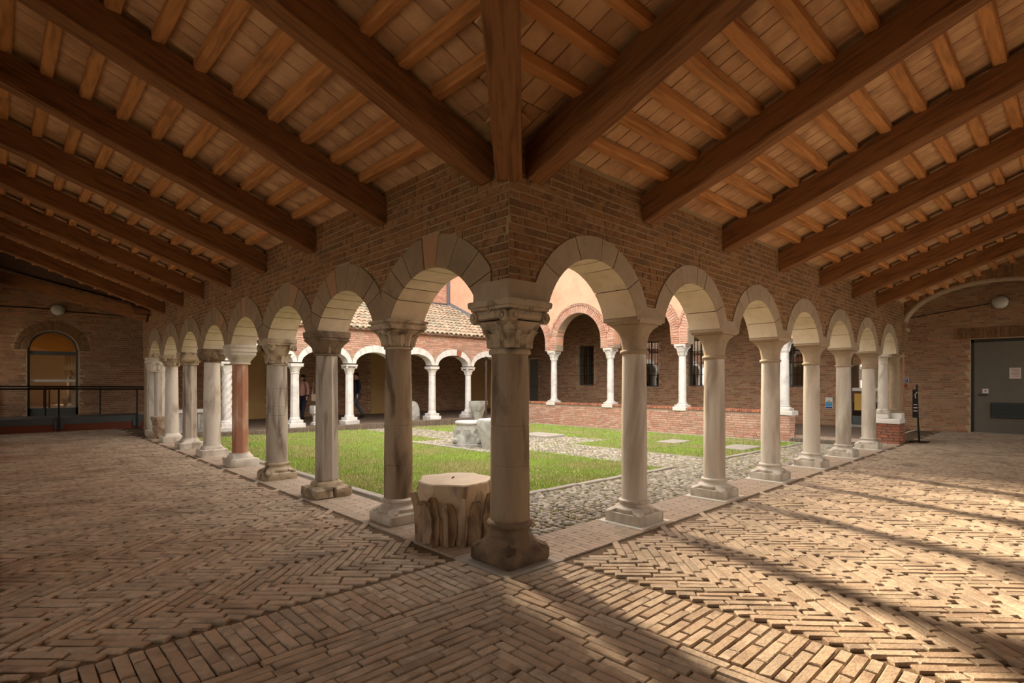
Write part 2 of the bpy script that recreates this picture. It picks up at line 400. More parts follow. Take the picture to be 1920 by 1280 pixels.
# smoother strip under the arcades
st = Field('strip_brick', mPAVE2, .003, .0015)
for sw in (False, True):
    P = (lambda x, y: (x, y)) if not sw else (lambda x, y: (y, x))
    x = .30; k = 0; end = 11.3 if not sw else 12.4
    while x < end:
        segs = [(-.29, -.02), (-.02, .27)] if k % 2 else [(-.29, -.15), (-.15, .12), (.12, .27)]
        for a, b in segs:
            q = P(x, (a+b)/2); u = P(0, 1)
            st.add((q[0], q[1], -.02), (u[0], u[1], 0), (0,0,1), b-a-.006, .056, .026, .008)
        x += .0605; k += 1
st.finish(fl)
mb = MB(); box2(mb, (-.3,-.3,-.02), (.29,.29,.004)); mb.build('corner_slab', mKERB, fl)

# ================================================================== COURT GROUND
ct = empty('courtyard_floor', kind='structure')
mb = MB(); n = 12
xs = [.26+(CX-.26)*i/n for i in range(n+1)]; ys = [.26+(CY-.26)*i/n for i in range(n+1)]
vs = [(x, y, gz(x, y)-.012) for y in ys for x in xs]
mb.add(vs, [(j*(n+1)+i, j*(n+1)+i+1, (j+1)*(n+1)+i+1, (j+1)*(n+1)+i) for j in range(n) for i in range(n)])
mb.build('soil', mSOIL, ct)
def is_cobble(x, y):
    if x < .42: return False
    if y < 1.62 and x > .5 : return True
    if 5.25 < x < 6.75 and y < 12.3: return True
    if 4.3 < x < 8.3 and 5.3 < y < 8.0: return True
    return False
# cobbles
ico = []
def cobble_mesh(l, w_, h):
    vs = []; fs = []; n = 8
    for k, (zz, rr) in enumerate(((-.3,.9),(.15,1),(.62,.78),(.92,.42))):
        for i in range(n):
            t = 2*math.pi*i/n; vs.append((l/2*rr*math.cos(t)*(1+(R()-.5)*.14), w_/2*rr*math.sin(t)*(1+(R()-.5)*.14), h*zz))
    vs.append((0,0,h))
    for k in range(3):
        for i in range(n): fs.append((k*n+i, k*n+(i+1)%n, (k+1)*n+(i+1)%n, (k+1)*n+i))
    for i in range(n): fs.append((3*n+i, 3*n+(i+1)%n, 4*n))
    return vs, fs
cob = []
y = .31
while y < 12.2:
    x = .5
    while x < 11.5:
        px, py = x+(R()-.5)*.04, y+(R()-.5)*.035
        if is_cobble(px, py): cob.append((px, py))
        x += .088 if y < 4 else .105
    y += .078 if y < 4 else .1
def pxsize(p):
    d = Vector((p[0], p[1], 0))-CAM; z = d.dot(FW); x = 960+F*d.dot(RT)/z
    vis = 990 < x < 1480 or 560 < x < 930
    return z if vis else z+30
cob.sort(key=pxsize)
cms = []
for _ in range(10):
    m_ = MB(); m_.add(*cobble_mesh(.095, .068, .022), tone=0); cms.append(m_.mesh('cobble', mCOBB, True))
path = empty('cobbled_path', kind='structure')
mb = MB()
for i, (x, y) in enumerate(cob):
    a = R()*math.pi; sc = .8+R()*.4
    if i < 300:
        link('cobble', random.choice(cms), path, None, Matrix.Translation((x, y, gz(x,y)-.006)) @ Matrix.Rotation(a, 4, 'Z') @ Matrix.Diagonal((sc, sc, 1, 1)))
    else:
        vs, fs = cobble_mesh(.095*sc*1.08, .068*sc*1.08, .022); ca, sa = math.cos(a), math.sin(a)
        mb.add([(x+v[0]*ca-v[1]*sa, y+v[0]*sa+v[1]*ca, gz(x,y)-.006+v[2]) for v in vs], fs)
o = mb.build('cobble_field', mCOBB, path, smooth=True, kind='stuff')
# kerb stones round the lawns
kb = empty('lawn_kerb', kind='structure')
def kerb(x0, y0, x1, y1, w_=.09, h=.045, L=.62):
    d = Vector((x1-x0, y1-y0, 0)); n = max(1, round(d.length/L)); d /= n; a = math.atan2(d.y, d.x)
    for i in range(n):
        c = Vector((x0, y0, 0))+d*(i+.5); mb = MB(); l = d.length-.012
        bevbox(mb, (0,0,0), (l, w_, h+.05), .008, 0, 0, .004)
        link('kerb_stone', mb.mesh('kerb_stone', mKERB), kb, None, Matrix.Translation((c.x, c.y, gz(c.x, c.y)+h/2-.03)) @ Matrix.Rotation(a+(R()-.5)*.01, 4, 'Z'))
kerb(.36, 1.5, .36, 12.35, .11, .06)
kerb(.42, 1.68, 5.2, 1.68, .09, .03)
kerb(6.8, 1.68, 11.2, 1.68, .09, .03)
kerb(5.2, 1.75, 5.2, 5.25, .06, .015)
kerb(4.3, 5.28, 5.15, 5.28, .08, .03); kerb(4.28, 5.35, 4.28, 8.0, .09, .035)
kerb(6.8, 1.75, 6.8, 5.2, .06, .02); kerb(11.35, 1.0, 11.35, 12.2, .12, .03); kerb(6.85, 5.28, 8.3, 5.28, .06, .02)
# stone slabs let into the lawn
for i, (x, y, a, b, lb) in enumerate(((9.15, 3.9, .75, .5, 'small grey stone slab in the lawn between the first and second near white columns'), (9.1, 2.25, .9, .6, 'grey stone slab in the lawn near the cobbled path corner'), (7.75, 7.0, .75, 1.0, 'thick grey stone slab on the cobbles beside the dark corner column'))):
    mb = MB(); bevbox(mb, (0,0,.0), (a, b, .09 if i == 2 else .05), .01, 0, None, .006)
    o = mb.build('stone_slab', mKERB); o.location = (x, y, gz(x,y)+(.03 if i == 2 else .012)); tag(o, lb, 'slab')
# grass
rng = np.random.default_rng(3)
def grass():
    P = []
    n = 420000; xy = rng.random((n, 2))*np.array([11.0, 11.9])+np.array([.42, .3])
    x, y = xy[:,0], xy[:,1]
    cobm = (y < 1.72) | ((x > 5.2) & (x < 6.82)) | ((x > 4.25) & (x < 8.35) & (y > 5.25) & (y < 8.05))
    fringe = (rng.random(n) < .07) & cobm
    keep = (~cobm) | fringe
    for sx, sy, a, b in ((9.15,3.9,.4,.27),(9.1,2.25,.47,.32),(4.8,6.47,.5,.5),(4.9,5.72,.35,.35),(9.75,12.05,.3,.3),(9.35,11.15,.06,.06)): keep &= ~((abs(x-sx) < a) & (abs(y-sy) < b))
    dist = np.hypot(x-CAM.x, y-CAM.y)
    keep &= rng.random(n) < np.clip((7.5/dist)**1.3, .22, 1)
    x, y, dist = x[keep], y[keep], dist[keep]; n = len(x)
    h = (.018+.028*rng.random(n))*np.clip(dist/8, 1, 1.3); a = rng.random(n)*6.283; w_ = (.004+.004*rng.random(n))*np.clip(dist/6, 1, 2.2)
    z = -.013*x-.004*y-.012
    lx, ly = (rng.random(n)-.5)*.03, (rng.random(n)-.5)*.03
    v = np.empty((n, 3, 3)); ca, sa = np.cos(a)*w_, np.sin(a)*w_
    v[:,0] = np.stack([x-ca, y-sa, z], 1); v[:,1] = np.stack([x+ca, y+sa, z], 1); v[:,2] = np.stack([x+lx, y+ly, z+h], 1)
    me = bpy.data.meshes.new('grass'); me.vertices.add(n*3); me.vertices.foreach_set('co', v.reshape(-1))
    me.loops.add(n*3); me.loops.foreach_set('vertex_index', np.arange(n*3, dtype=np.int32))
    me.polygons.add(n); me.polygons.foreach_set('loop_start', np.arange(0, n*3, 3, dtype=np.int32))
    me.update(calc_edges=True); at = me.attributes.new('tone', 'FLOAT', 'POINT'); at.data.foreach_set('value', np.repeat(rng.random(n), 3).astype(np.float32))
    me.materials.append(mGRASS); o = bpy.data.objects.new('grass', me); C.objects.link(o)
    tag(o, 'short green and straw-coloured grass covering the courtyard lawns', 'grass', kind='stuff')
grass()

# ================================================================== NEAR ARCADE WALLS
def frame(sw):
    return (lambda u, v, z: (u, v, z)) if not sw else (lambda u, v, z: (v, u, z))
def arcade(name, sw, pitch, nb, rin, rout, zc, zs, umax, fmat, imat, nv):
    P = frame(sw); wl = empty(name, kind='structure')
    # mortar core with arched soffit
    mb = MB(); rm = (rin+rout)/2; u = -T if not sw else T; us = []
    while u < umax: us.append(u); u += .04
    us.append(umax)
    def low(u):
        i = math.floor(u/pitch); d = u-(i+.5)*pitch
        if u < 0 or i >= nb: return zs-.02 if u < nb*pitch+.35 else zs-.02
        return max(zs-.02, zc+math.sqrt(max(0, rm*rm-d*d))) if abs(d) < rm else zs-.02
    vs = []; n = len(us)
    for u in us: vs += [P(u, -T, low(u)), P(u, T, low(u)), P(u, T, 3.01), P(u, -T, 3.14)]
    fs = []
    for i in range(n-1):
        a, b = i*4, i*4+4; fs += [(a, b, b+3, a+3), (a+1, a+2, b+2, b+1), (a, a+1, b+1, b), (a+3, b+3, b+2, a+2)]
    fs += [(0,3,2,1), ((n-1)*4, (n-1)*4+1, (n-1)*4+2, (n-1)*4+3)]
    mb.add(vs, fs); mb.build('wall_core', mMORT, wl)
    # bricks on the aisle face and on the court face
    for side in (-1, 1):
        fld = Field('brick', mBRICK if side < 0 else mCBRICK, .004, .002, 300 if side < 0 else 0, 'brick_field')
        ch = .0605; z = zs; row = 0; top = 3.13 if side < 0 else 3.0
        while z+ch < top+.02:
            zm = z+ch/2; x = -T-(row*.137 % .25); 
            while x < umax:
                l = .252 if random.random() > .18 else .125
                a, b = max(x, -T), min(x+l, umax); x += l
                segs = [(a, b)]
                for i in range(-1, nb+1):
                    c = (i+.5)*pitch; dz = max(0, zm-zc)
                    if i < 0 or i >= nb or dz >= rout: continue
                    hw = min(math.sqrt(rout*rout-dz*dz)-.012, pitch/2+.001); new = []
                    for (p, q) in segs:
                        if q <= c-hw or p >= c+hw: new.append((p, q))
                        else:
                            if p < c-hw: new.append((p, c-hw))
                            if q > c+hw: new.append((c+hw, q))
                    segs = new
                for p, q in segs:
                    if q-p < .03: continue
                    if zm < zs+.14 and p < .22: continue
                    o = Vector(P((p+q)/2, side*(T-.011), zm)); nrm = Vector(P(0, side, 0)); ux = Vector(P(1, 0, 0))
                    fld.add(o, ux, nrm, q-p-.010, ch-.012+(R()-.5)*.004, .014+R()*.007, .02)
            z += ch; row += 1
        fld.finish(wl)
    # end face toward the camera at the corner gets quoins from the other wall; voussoirs
    for i in range(nb):
        c = (i+.5)*pitch; lo = math.asin(max(-1, min(1, (zs-zc)/rin)))
        lo2 = math.asin(max(-1, min(1, (zs-zc)/rout)))
        cuts = [0]+sorted((k+ (R()-.5)*.45)/nv for k in range(1, nv))+[1]
        for k in range(nv):
            mb = MB(); m_ = 4; tt = T+.014+R()*.004
            vs = []
            for j in range(m_+1):
                f = cuts[k]+(cuts[k+1]-cuts[k])*j/m_
                g = .004*(1 if j == 0 else -1 if j == m_ else 0)
                ai = lo+(math.pi-2*lo)*f+g/rin; ao = lo2+(math.pi-2*lo2)*f+g/rout
                ri = rin; ro = rout
                xi, zi = ri*math.cos(ai), zc+ri*math.sin(ai); xo, zo = ro*math.cos(ao), zc+ro*math.sin(ao)
                lim = pitch/2-.002
                if abs(xo) > lim:
                    zo = zi+(zo-zi)*max(.0, (lim-abs(xi)))/max(1e-4, abs(xo)-abs(xi)); xo = math.copysign(lim, xo)
                b = .006
                for (X, Z, dv) in ((xi, zi, -tt+b), (xi, zi, tt-b), (xi+(xo-xi)*.03, zi+(zo-zi)*.03, tt), (xo, zo, tt), (xo, zo, -tt), (xi+(xo-xi)*.03, zi+(zo-zi)*.03, -tt)):
                    vs.append(P(c+X, dv, Z))
            fs = [(0,1,2,3,4,5), tuple((m_)*6+q for q in (5,4,3,2,1,0))]
            for j in range(m_):
                for q in range(6): fs.append((j*6+q, j*6+6+q, j*6+6+(q+1)%6, j*6+(q+1)%6))
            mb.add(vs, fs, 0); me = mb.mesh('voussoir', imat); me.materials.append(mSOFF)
            for j in range(m_): me.polygons[2+j*6].material_index = 1  # underside takes the colour that has the light in it
            odd = sw and k == (4, 3, 5, 4, 6, 3, 4, 5)[i] and i < 5
            if odd: me.materials[0] = mVORNG
            link('voussoir', me, wl)
    # springer blocks between arches
    for i in range(0, nb+1):
        u = i*pitch; xin = pitch/2-math.sqrt(max(0, rin*rin-(zs-zc)**2))
        if i == 0 or i == nb: continue
        mb = MB(); vs = []; zt = zs+.16; w0 = xin-.004; 
        hw = lambda z: pitch/2-math.sqrt(max(0, rout**2-(z-zc)**2)) if rout < pitch/2+.02 else .0
        zt = zs+.10; w1 = max(.006, pitch/2-math.sqrt(max(0, min(rout, pitch/2+.3)**2-(zt-zc)**2))) if rout < pitch/2 else .006
        tt = T+.018
        for (a, z) in ((w0, zs-.03), (w0, zs+.005), (w1, zt)):
            vs += [P(u-a, -tt, z), P(u+a, -tt, z), P(u+a, tt, z), P(u-a, tt, z)]
        mb.add(vs, [(3,2,1,0), (8,9,10,11)]+[(k*4+q, k*4+(q+1)%4, k*4+4+(q+1)%4, k*4+4+q) for k in (0,1) for q in range(4)])
        mb.build('springer_block', imat, wl)
    return wl
mVORNG2 = None
ZS = 1.945
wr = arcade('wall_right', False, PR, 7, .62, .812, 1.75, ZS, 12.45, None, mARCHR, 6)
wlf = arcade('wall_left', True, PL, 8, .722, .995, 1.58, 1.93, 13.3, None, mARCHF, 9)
# corner springer over the corner column
mb = MB(); tt = T+.02
box2(mb, (-tt,-tt,ZS-.01), (.2,tt,ZS+.14)); box2(mb, (-tt,tt,ZS-.01), (tt,.2,ZS+.14)); mb.build('corner_springer', mARCHR, wr)
# pier ends beyond the last arches
mb = MB(); box2(mb, (11.95,-T-.01,0), (12.10,T-.005,2.0)); mb.build('end_pier', mEBRICK, wr)
mb = MB(); box2(mb, (-T+.02,12.85,0), (T,13.3,2.0)); mb.build('end_pier', mMORT, wlf)

# ================================================================== COLUMNS
def claws(mb, w_, z0, z1, r, c=(0,0)):
    for k in range(4):
        a = math.pi/4+k*math.pi/2; e = w_*1.36
        ca, sa = math.cos(a), math.sin(a); vs = []
        for d, zz, hw in ((r*.86, z1, .055), (e*.85, z0+(z1-z0)*.55, .05), (e*.98, z0+.012, .012)):
            for q in (-1, 0, 1): vs.append((c[0]+d*ca-q*hw*sa, c[1]+d*sa+q*hw*ca, zz-(abs(q)*.012)))
        for d, hw in ((r*.86, .055), (e*.85, .05), (e*.98, .012)):
            for q in (-1, 0, 1): vs.append((c[0]+d*ca-q*hw*sa, c[1]+d*sa+q*hw*ca, z0-.002))
        fs = []
        for j in (0,1):
            for q in (0,1): a0 = j*3+q; fs += [(a0, a0+1, a0+4, a0+3), (a0+9, a0+12, a0+13, a0+10)]
        for j in (0,1): fs += [(j*3, j*3+3, j*3+12, j*3+9), (j*3+2, j*3+11, j*3+14, j*3+5)]
        fs += [(6,7,16,15), (7,8,17,16)]
        subpart(mb, 'corner_spur').add(vs, fs, .5)
def attic(r, z0, z1, rb):
    h = z1-z0
    return [(z0, rb*.96, 2), (z0+h*.1, rb, 2), (z0+h*.3, rb, 2), (z0+h*.4, rb*.94, 2), (z0+h*.44, r*1.24, 2), (z0+h*.55, r*1.13, 2), (z0+h*.68, r*1.12, 2), (z0+h*.74, r*1.16, 2), (z0+h*.78, r*1.24, 2), (z0+h*.9, r*1.24, 2), (z0+h*.97, r*1.12, 2), (z1, r*1.02, 2)]
def column(label, group, x, y, zb, base, shaft, capital, mats, rz=0, cat='column', near=True):
    t = empty('column', (x, y, zb), rz, label, cat, group)
    for nm, fn, m_, dg in (('base', base, mats[0], 40), ('shaft', shaft, mats[1], 25), ('capital', capital, mats[2], 40)):
        mb = MB(near); fn(mb); o = autosmooth(mb.build(nm, m_, t), dg)
        for sn, q in mb.sub or []: autosmooth(q.build(sn, m_, o), 40)
    return t
def abacus(mb, w_, z0, z1, rot=0):
    h = z1-z0; loft(mb, [(z0, w_*.9, 24, rot), (z0+h*.25, w_*.94, 24, rot), (z0+h*.45, w_, 24, rot), (z1-.004, w_, 24, rot), (z1, w_*.985, 24, rot)], 32)
# right arcade: six identical columns
def rbase(mb):
    bevbox(subpart(mb, 'plinth'), (0,0,.055), (.40,.40,.095), .004, 0, .5)
    loft(mb, attic(.122, .10, .225, .188), 32, tone=.5); claws(mb, .2, .10, .155, .19)
def rshaft(mb):
    loft(mb, [(.222,.127,2),(.235,.122,2),(.6,.122,2),(1.1,.119,2),(1.615,.113,2)], 32, tone=.5)
def rcap(mb):
    loft(mb, [(1.610,.113,2),(1.615,.130,2),(1.625,.137,2),(1.637,.137,2),(1.648,.130,2),(1.652,.116,2),(1.70,.116,2.4),(1.76,.120,2.8),(1.81,.130,3.4),(1.85,.150,4.5),(1.872,.170,6),(1.878,.176,8),(1.888,.176,8),(1.889,.150,8)], 32, tone=.5)
    loft(subpart(mb, 'abacus'), [(1.889,.172,24),(1.895,.190,24),(1.925,.203,24),(1.945,.203,24)], 32, tone=.5)
names = ['first', 'second', 'third', 'fourth', 'fifth', 'sixth']
mSHOE_ST = M('dirt_streak_marble', [s(178,164,144), s(198,186,168), s(188,172,150)], 5, .6, .5, .15, 30, stain=s(104,82,60), stain_amt=.55, stain_scale=4.5, spec=.4, stretch=(1,1,.22))
r0 = None
def copy_tree(o, loc, rz=0, label=None):
    c = o.copy(); C.objects.link(c); c.location = loc; c.rotation_euler = (0,0,rz)
    if label: c['label'] = label
    for ch in o.children:
        d = ch.copy(); C.objects.link(d); d.parent = c
        for g in ch.children: e_ = g.copy(); C.objects.link(e_); e_.parent = d
    return c
for i in range(1, 7):
    lb = 'smooth cream marble column of the right arcade, %s from the dark corner column' % names[i-1]
    if r0 is None: r0 = column(lb, 'round columns of the right arcade', PR, 0, 0, rbase, rshaft, rcap, (mMARB, mSHOE_ST, mARCHR))
    else: copy_tree(r0, (PR*i, 0, 0), 0, lb)
for i in range(1, 7):
    mb = MB(); bevbox(mb, (0,0,0), (.50,.50,.02), .003, 0, None)
    o = mb.build('column_pad', mPAD, fl); o.location = (PR*i, 0, -.0)
def gr(z, r, d=.004): return [(z-.005,r,2),(z,r-d,2),(z+.005,r,2)]
# corner column
def cbase(mb):
    bevbox(mb, (0,0,.06), (.438,.438,.11), .02, 0, .5, .012)
    loft(mb, [(.10,.215,6),(.125,.212,4),(.15,.198,2.6),(.165,.186,2),(.18,.180,2),(.185,.172,2),(.20,.160,2),(.22,.153,2),(.25,.152,2),(.262,.158,2),(.268,.172,2),(.283,.177,2),(.298,.172,2),(.308,.158,2),(.312,.151,2)], 40, tone=.5)
    claws(mb, .215, .11, .17, .20)
def cshaft(mb): loft(mb, [(.308,.150,2)]+gr(.72,.1488,.003)+gr(1.02,.1465,.003)+[(1.2,.145,2),(1.555,.140,2)], 40, tone=.5)
def ccap(mb):
    loft(mb, [(1.548,.138,2),(1.553,.155,2),(1.563,.160,2),(1.578,.160,2),(1.590,.153,2),(1.594,.140,2),(1.64,.142,2),(1.70,.155,2.3),(1.755,.178,3),(1.79,.20,4)], 40, tone=.5)
    for k in range(8):
        a = k*math.pi/4; leaf(mb, a, 1.60, 1.705 if k % 2 == 0 else 1.735, .142, .160 if k % 2 == 0 else .175, .046, .028)
    for k in range(8): leaf(mb, k*math.pi/4+math.pi/8, 1.60, 1.74, .142, .178, .022, .022)
    for k in range(4):
        a = math.pi/4+k*math.pi/2; d = .272
        for sgn in (-1, 1):
            aa = a+sgn*.12; volute(mb, (d*.97*math.cos(aa), d*.97*math.sin(aa), 1.825), a+sgn*math.pi/4+math.pi/2, .042, .045)
        leaf(mb, a, 1.70, 1.83, .17, .27, .03, .02)
        b = k*math.pi/2; volute(mb, (.20*math.cos(b), .20*math.sin(b), 1.88), b+math.pi/2, .028, .05)
    for k in range(4):   # rolled cushion between the scrolls
        b = k*math.pi/2; ca, sa = math.cos(b), math.sin(b)
        tube(mb, [(.185*ca-t_*sa, .185*sa+t_*ca, 1.838) for t_ in (-.16,-.08,0,.08,.16)], .036, 8, .5)
    loft(subpart(mb, 'abacus'), [(1.868,.205,10),(1.878,.222,12),(1.895,.224,12),(1.90,.236,14),(1.93,.240,14),(1.945,.236,14)], 40, tone=.5, wob=.012)
column('thick dark-stained corner column with scrolled leaf capital nearest the camera', 'arcade columns', 0, 0, 0, cbase, cshaft, ccap, (mDARKC, mOLD, mMARBD))
# left arcade
def plinth(mb, w_, h, jit=.014): bevbox(subpart(mb, 'plinth'), (0,0,h/2), (w_*2, w_*2, h), .014, 0, .5, jit)
LT = []
def b_round(mb): plinth(mb, .205, .105); loft(mb, attic(.135, .10, .235, .19), 32, tone=.5); claws(mb, .2, .10, .16, .19)
def b_low(mb):
    plinth(mb, .215, .13, .03); loft(mb, [(.12,.17,8),(.16,.165,6),(.185,.15,3),(.20,.145,2),(.215,.145,2)], 32, tone=.5)
def b_step(mb):
    bevbox(mb, (-.11,0,.065), (.21,.43,.13), .02, 0, .5, .03); bevbox(mb, (.11,0,.065), (.2,.43,.13), .02, 0, .3, .03)
    loft(mb, [(.12,.16,6),(.17,.15,6),(.19,.135,'o'),(.205,.135,'o')], 32, tone=.5)
# 1: round, acanthus
def s1(mb): loft(mb, [(.23,.137,2)]+gr(.55,.1358)+gr(.93,.1335)+[(1.1,.132,2),(1.66,.122,2)], 32, tone=.5)
def c1(mb):
    loft(mb, [(1.655,.122,2),(1.662,.138,2),(1.676,.138,2),(1.684,.126,2),(1.72,.130,2),(1.78,.155,2.5),(1.83,.178,4),(1.845,.185,6)], 32, tone=.5)
    for k in range(12): leaf(mb, k*math.pi/6+.1, 1.685, 1.80+.03*(k % 2), .128, .175+.012*(k % 2), .034, .022)
    for k in range(4): leaf(mb, math.pi/4+k*math.pi/2, 1.69, 1.845, .135, .235, .035, .02)
    loft(subpart(mb, 'abacus'), [(1.838,.185,12),(1.845,.200,20),(1.885,.205,20),(1.89,.196,20),(1.90,.196,20),(1.905,.215,20),(1.93,.215,20)], 32, tone=.5)
# 2: octagonal with tapered block
def s2(mb): loft(mb, [(.20,.142,'o'),(.5,.140,'o'),(1.66,.128,'o')], 32, tone=.5)
def c2(mb):
    loft(mb, [(1.652,.13,2),(1.658,.142,2),(1.672,.142,2),(1.678,.125,2),(1.72,.14,3),(1.78,.17,6),(1.825,.198,16),(1.83,.204,20),(1.84,.204,20),(1.845,.195,20),(1.855,.198,20),(1.86,.206,20),(1.93,.21,20)], 32, tone=.5)
    for k in range(4):
        for q in (-.3, .3): leaf(mb, k*math.pi/2+q, 1.68, 1.80, .128, .165, .03, .012)
# 3: round with ionic scrolls
def s3(mb): loft(mb, [(.23,.142,2)]+gr(.88,.140)+gr(1.0,.1395)+gr(1.25,.136)+[(1.58,.130,2)], 32, tone=.5)
def c3(mb):
    loft(mb, [(1.572,.130,2),(1.578,.148,2),(1.592,.148,2),(1.60,.13,2),(1.68,.135,2),(1.76,.15,2.4),(1.82,.17,4),(1.85,.18,6)], 32, tone=.5)
    for k in range(4):
        a = math.pi/4+k*math.pi/2; leaf(mb, a, 1.60, 1.74, .132, .18, .05, .03); leaf(mb, k*math.pi/2, 1.60, 1.72, .132, .15, .05, .03)
        for sg in (-1, 1): volute(mb, (.235*math.cos(a+sg*.15), .235*math.sin(a+sg*.15), 1.815), a+sg*math.pi/4+math.pi/2, .043, .045)
    loft(mb, [(1.84,.19,16),(1.85,.20,16),(1.875,.20,16),(1.88,.208,20),(1.93,.21,20)], 32, tone=.5)
# 4: red octagonal with cushion
def s4(mb): loft(mb, [(.20,.125,'o'),(1.63,.120,'o')], 32, tone=.5)
def c4(mb):
    loft(mb, [(1.622,.122,2),(1.626,.138,4),(1.645,.138,4),(1.65,.125,4),(1.69,.145,5),(1.74,.175,10),(1.775,.195,20),(1.79,.195,20),(1.795,.188,20),(1.81,.19,20),(1.82,.205,20),(1.855,.205,20),(1.86,.196,20),(1.88,.198,20),(1.885,.21,20),(1.93,.21,20)], 32, tone=.5)
# 5: round, dark carved bulging
def s5(mb): loft(mb, [(.20,.142,2),(1.0,.139,2),(1.70,.130,2)], 32, tone=.5)
def c5(mb):
    loft(mb, [(1.692,.130,2),(1.697,.150,2),(1.712,.150,2),(1.718,.14,2.3),(1.745,.175,3),(1.79,.21,4),(1.84,.22,5),(1.875,.20,8),(1.885,.205,12),(1.93,.208,12)], 32, tone=.5)
    for k in range(8): volute(mb, (.205*math.cos(k*math.pi/4), .205*math.sin(k*math.pi/4), 1.80), k*math.pi/4+math.pi/2, .045, .03)
    for k in range(16): leaf(mb, k*math.pi/8+.2, 1.725, 1.87, .17, .215, .02, .01)
# 6: octagonal plain
def s6(mb): loft(mb, [(.20,.132,'o'),(1.68,.125,'o')], 32, tone=.5)
def c6(mb): loft(mb, [(1.675,.14,2),(1.69,.15,4),(1.705,.15,4),(1.71,.14,4),(1.75,.17,8),(1.79,.20,20),(1.82,.20,20),(1.825,.192,20),(1.86,.205,20),(1.88,.205,20),(1.885,.195,20),(1.93,.208,20)], 32, tone=.5)
# 7: round small volutes
def s7(mb): loft(mb, [(.20,.138,2),(1.68,.122,2)], 32, tone=.5)
def c7(mb):
    loft(mb, [(1.672,.122,2),(1.678,.14,2),(1.692,.14,2),(1.70,.128,2),(1.78,.15,3),(1.84,.18,5)], 32, tone=.5)
    for k in range(4):
        a = math.pi/4+k*math.pi/2; leaf(mb, a, 1.70, 1.83, .13, .22, .05, .03); leaf(mb, k*math.pi/2, 1.70, 1.80, .13, .17, .05, .03)
        volute(mb, (.245*math.cos(a), .245*math.sin(a), 1.83), a+math.pi/2, .035, .06)
    loft(mb, [(1.84,.19,12),(1.855,.21,20),(1.93,.21,20)], 32, tone=.5)
# 8: clustered pier
def b8(mb): bevbox(mb, (0,0,.09), (.42,.42,.18), .02, 0, .5, .01); loft(mb, [(.17,.18,6),(.2,.17,4),(.24,.16,3)], 32, tone=.5)
def s8(mb):
    for c in ((-.07,.07),(.075,-.06)): loft(mb, [(.22,.125,'o'),(1.6,.12,'o')], 32, (c[0],c[1],0), tone=.5)
def c8(mb):
    loft(mb, [(1.58,.17,6),(1.595,.18,6),(1.61,.18,6),(1.62,.165,6),(1.70,.175,6),(1.80,.19,8),(1.85,.2,12)], 32, tone=.5)
    for k in range(12): leaf(mb, k*math.pi/6, 1.63, 1.76+.04*(k % 2), .172, .20, .045, .03)
    for k in range(4): volute(mb, (.255*math.cos(math.pi/4+k*math.pi/2), .255*math.sin(math.pi/4+k*math.pi/2), 1.82), math.pi/4+k*math.pi/2+math.pi/2, .04, .06)
    loft(mb, [(1.85,.2,20),(1.86,.21,20),(1.93,.215,20)], 32, tone=.5)
LC = [(b_round, s1, c1, (mMARB, mOLD, mMARBD), 'round stained stone column with a leafy capital, left of the carved stone block'),
      (b_step, s2, c2, (mMARBD, mGREYO, mDARKC), 'eight-sided streaked grey column with a dark tapered block capital'),
      (b_round, s3, c3, (mMARBD, mGREYO, mMARBD), 'round mottled column with scroll volutes, beside the reddish eight-sided one'),
      (b_low, s4, c4, (mMARB, mREDM, mMARB), 'reddish-brown eight-sided column with a plain cushion capital'),
      (b_low, s5, c5, (mMARB, mMARB, mDARKC), 'round pale column with a dark bulging carved capital'),
      (b_low, s6, c6, (mMARB, mGREYO, mMARBD), 'slim eight-sided grey column with a plain block capital'),
      (b_low, s7, c7, (mMARB, mMARB, mMARBD), 'round pale column with small corner scrolls, next to the clustered far pier'),
      (b8, s8, c8, (mMARB, mMARB, mMARB), 'clustered pale eight-sided pier at the far end of the left arcade')]
for i, (b_, s_, c_, mt, lb) in enumerate(LC):
    column(lb, 'mismatched columns of the left arcade', 0, PL*(i+1), 0, b_, s_, c_, mt)

# ================================================================== CEILING
ce = empty('ceiling', kind='structure')
def wood_beam(mb, p0, p1, w_, h, seg=10, jit=.006, side=None):
    """beam with top edge line p0->p1 (bottom h lower), width w_ sideways"""
    p0, p1 = Vector(p0), Vector(p1); d = (p1-p0).normalized()
    sd_ = side or Vector((0,0,1)).cross(d).normalized(); up = d.cross(sd_)
    if up.z < 0: up = -up
    vs = []
    ch = .012
    for i in range(seg+1):
        c = p0+(p1-p0)*i/seg; j = [(R()-.5)*jit for _ in range(8)]
        prof = [(-w_/2+ch, -h), (w_/2-ch, -h), (w_/2, -h+ch), (w_/2, 0), (-w_/2, 0), (-w_/2, -h+ch)]
        vs += [c+sd_*(a+j[k])+up*(b+j[7-k]) for k, (a, b) in enumerate(prof)]
    fs = [(5,4,3,2,1,0), tuple(seg*6+k for k in range(6))]
    for i in range(seg):
        for k in range(6): fs.append((i*6+k, i*6+(k+1)%6, i*6+6+(k+1)%6, i*6+6+k))
    mb.add(vs, fs, 0)
    return vs
def beam_obj(name, m, p0, p1, w_, h, seg=10, jit=.006):
    """local X runs along the beam so that the grain follows it"""
    p0, p1 = Vector(p0), Vector(p1); d = (p1-p0); L_ = d.length; mb = MB(); wood_beam(mb, (0,0,0), (L_,0,0), w_, h, seg, jit)
    me = mb.mesh(name, m)
    x = d.normalized(); y = Vector((0,0,1)).cross(x).normalized(); z = x.cross(y)
    return link(name, me, ce, None, Matrix.Translation(p0) @ Matrix((x, y, z)).transposed().to_4x4())
RAFX = [-.02+.09, 1.51+.09, 3.124+.09, 4.757+.09, 6.417+.09, 8.10+.09, 9.70+.09]
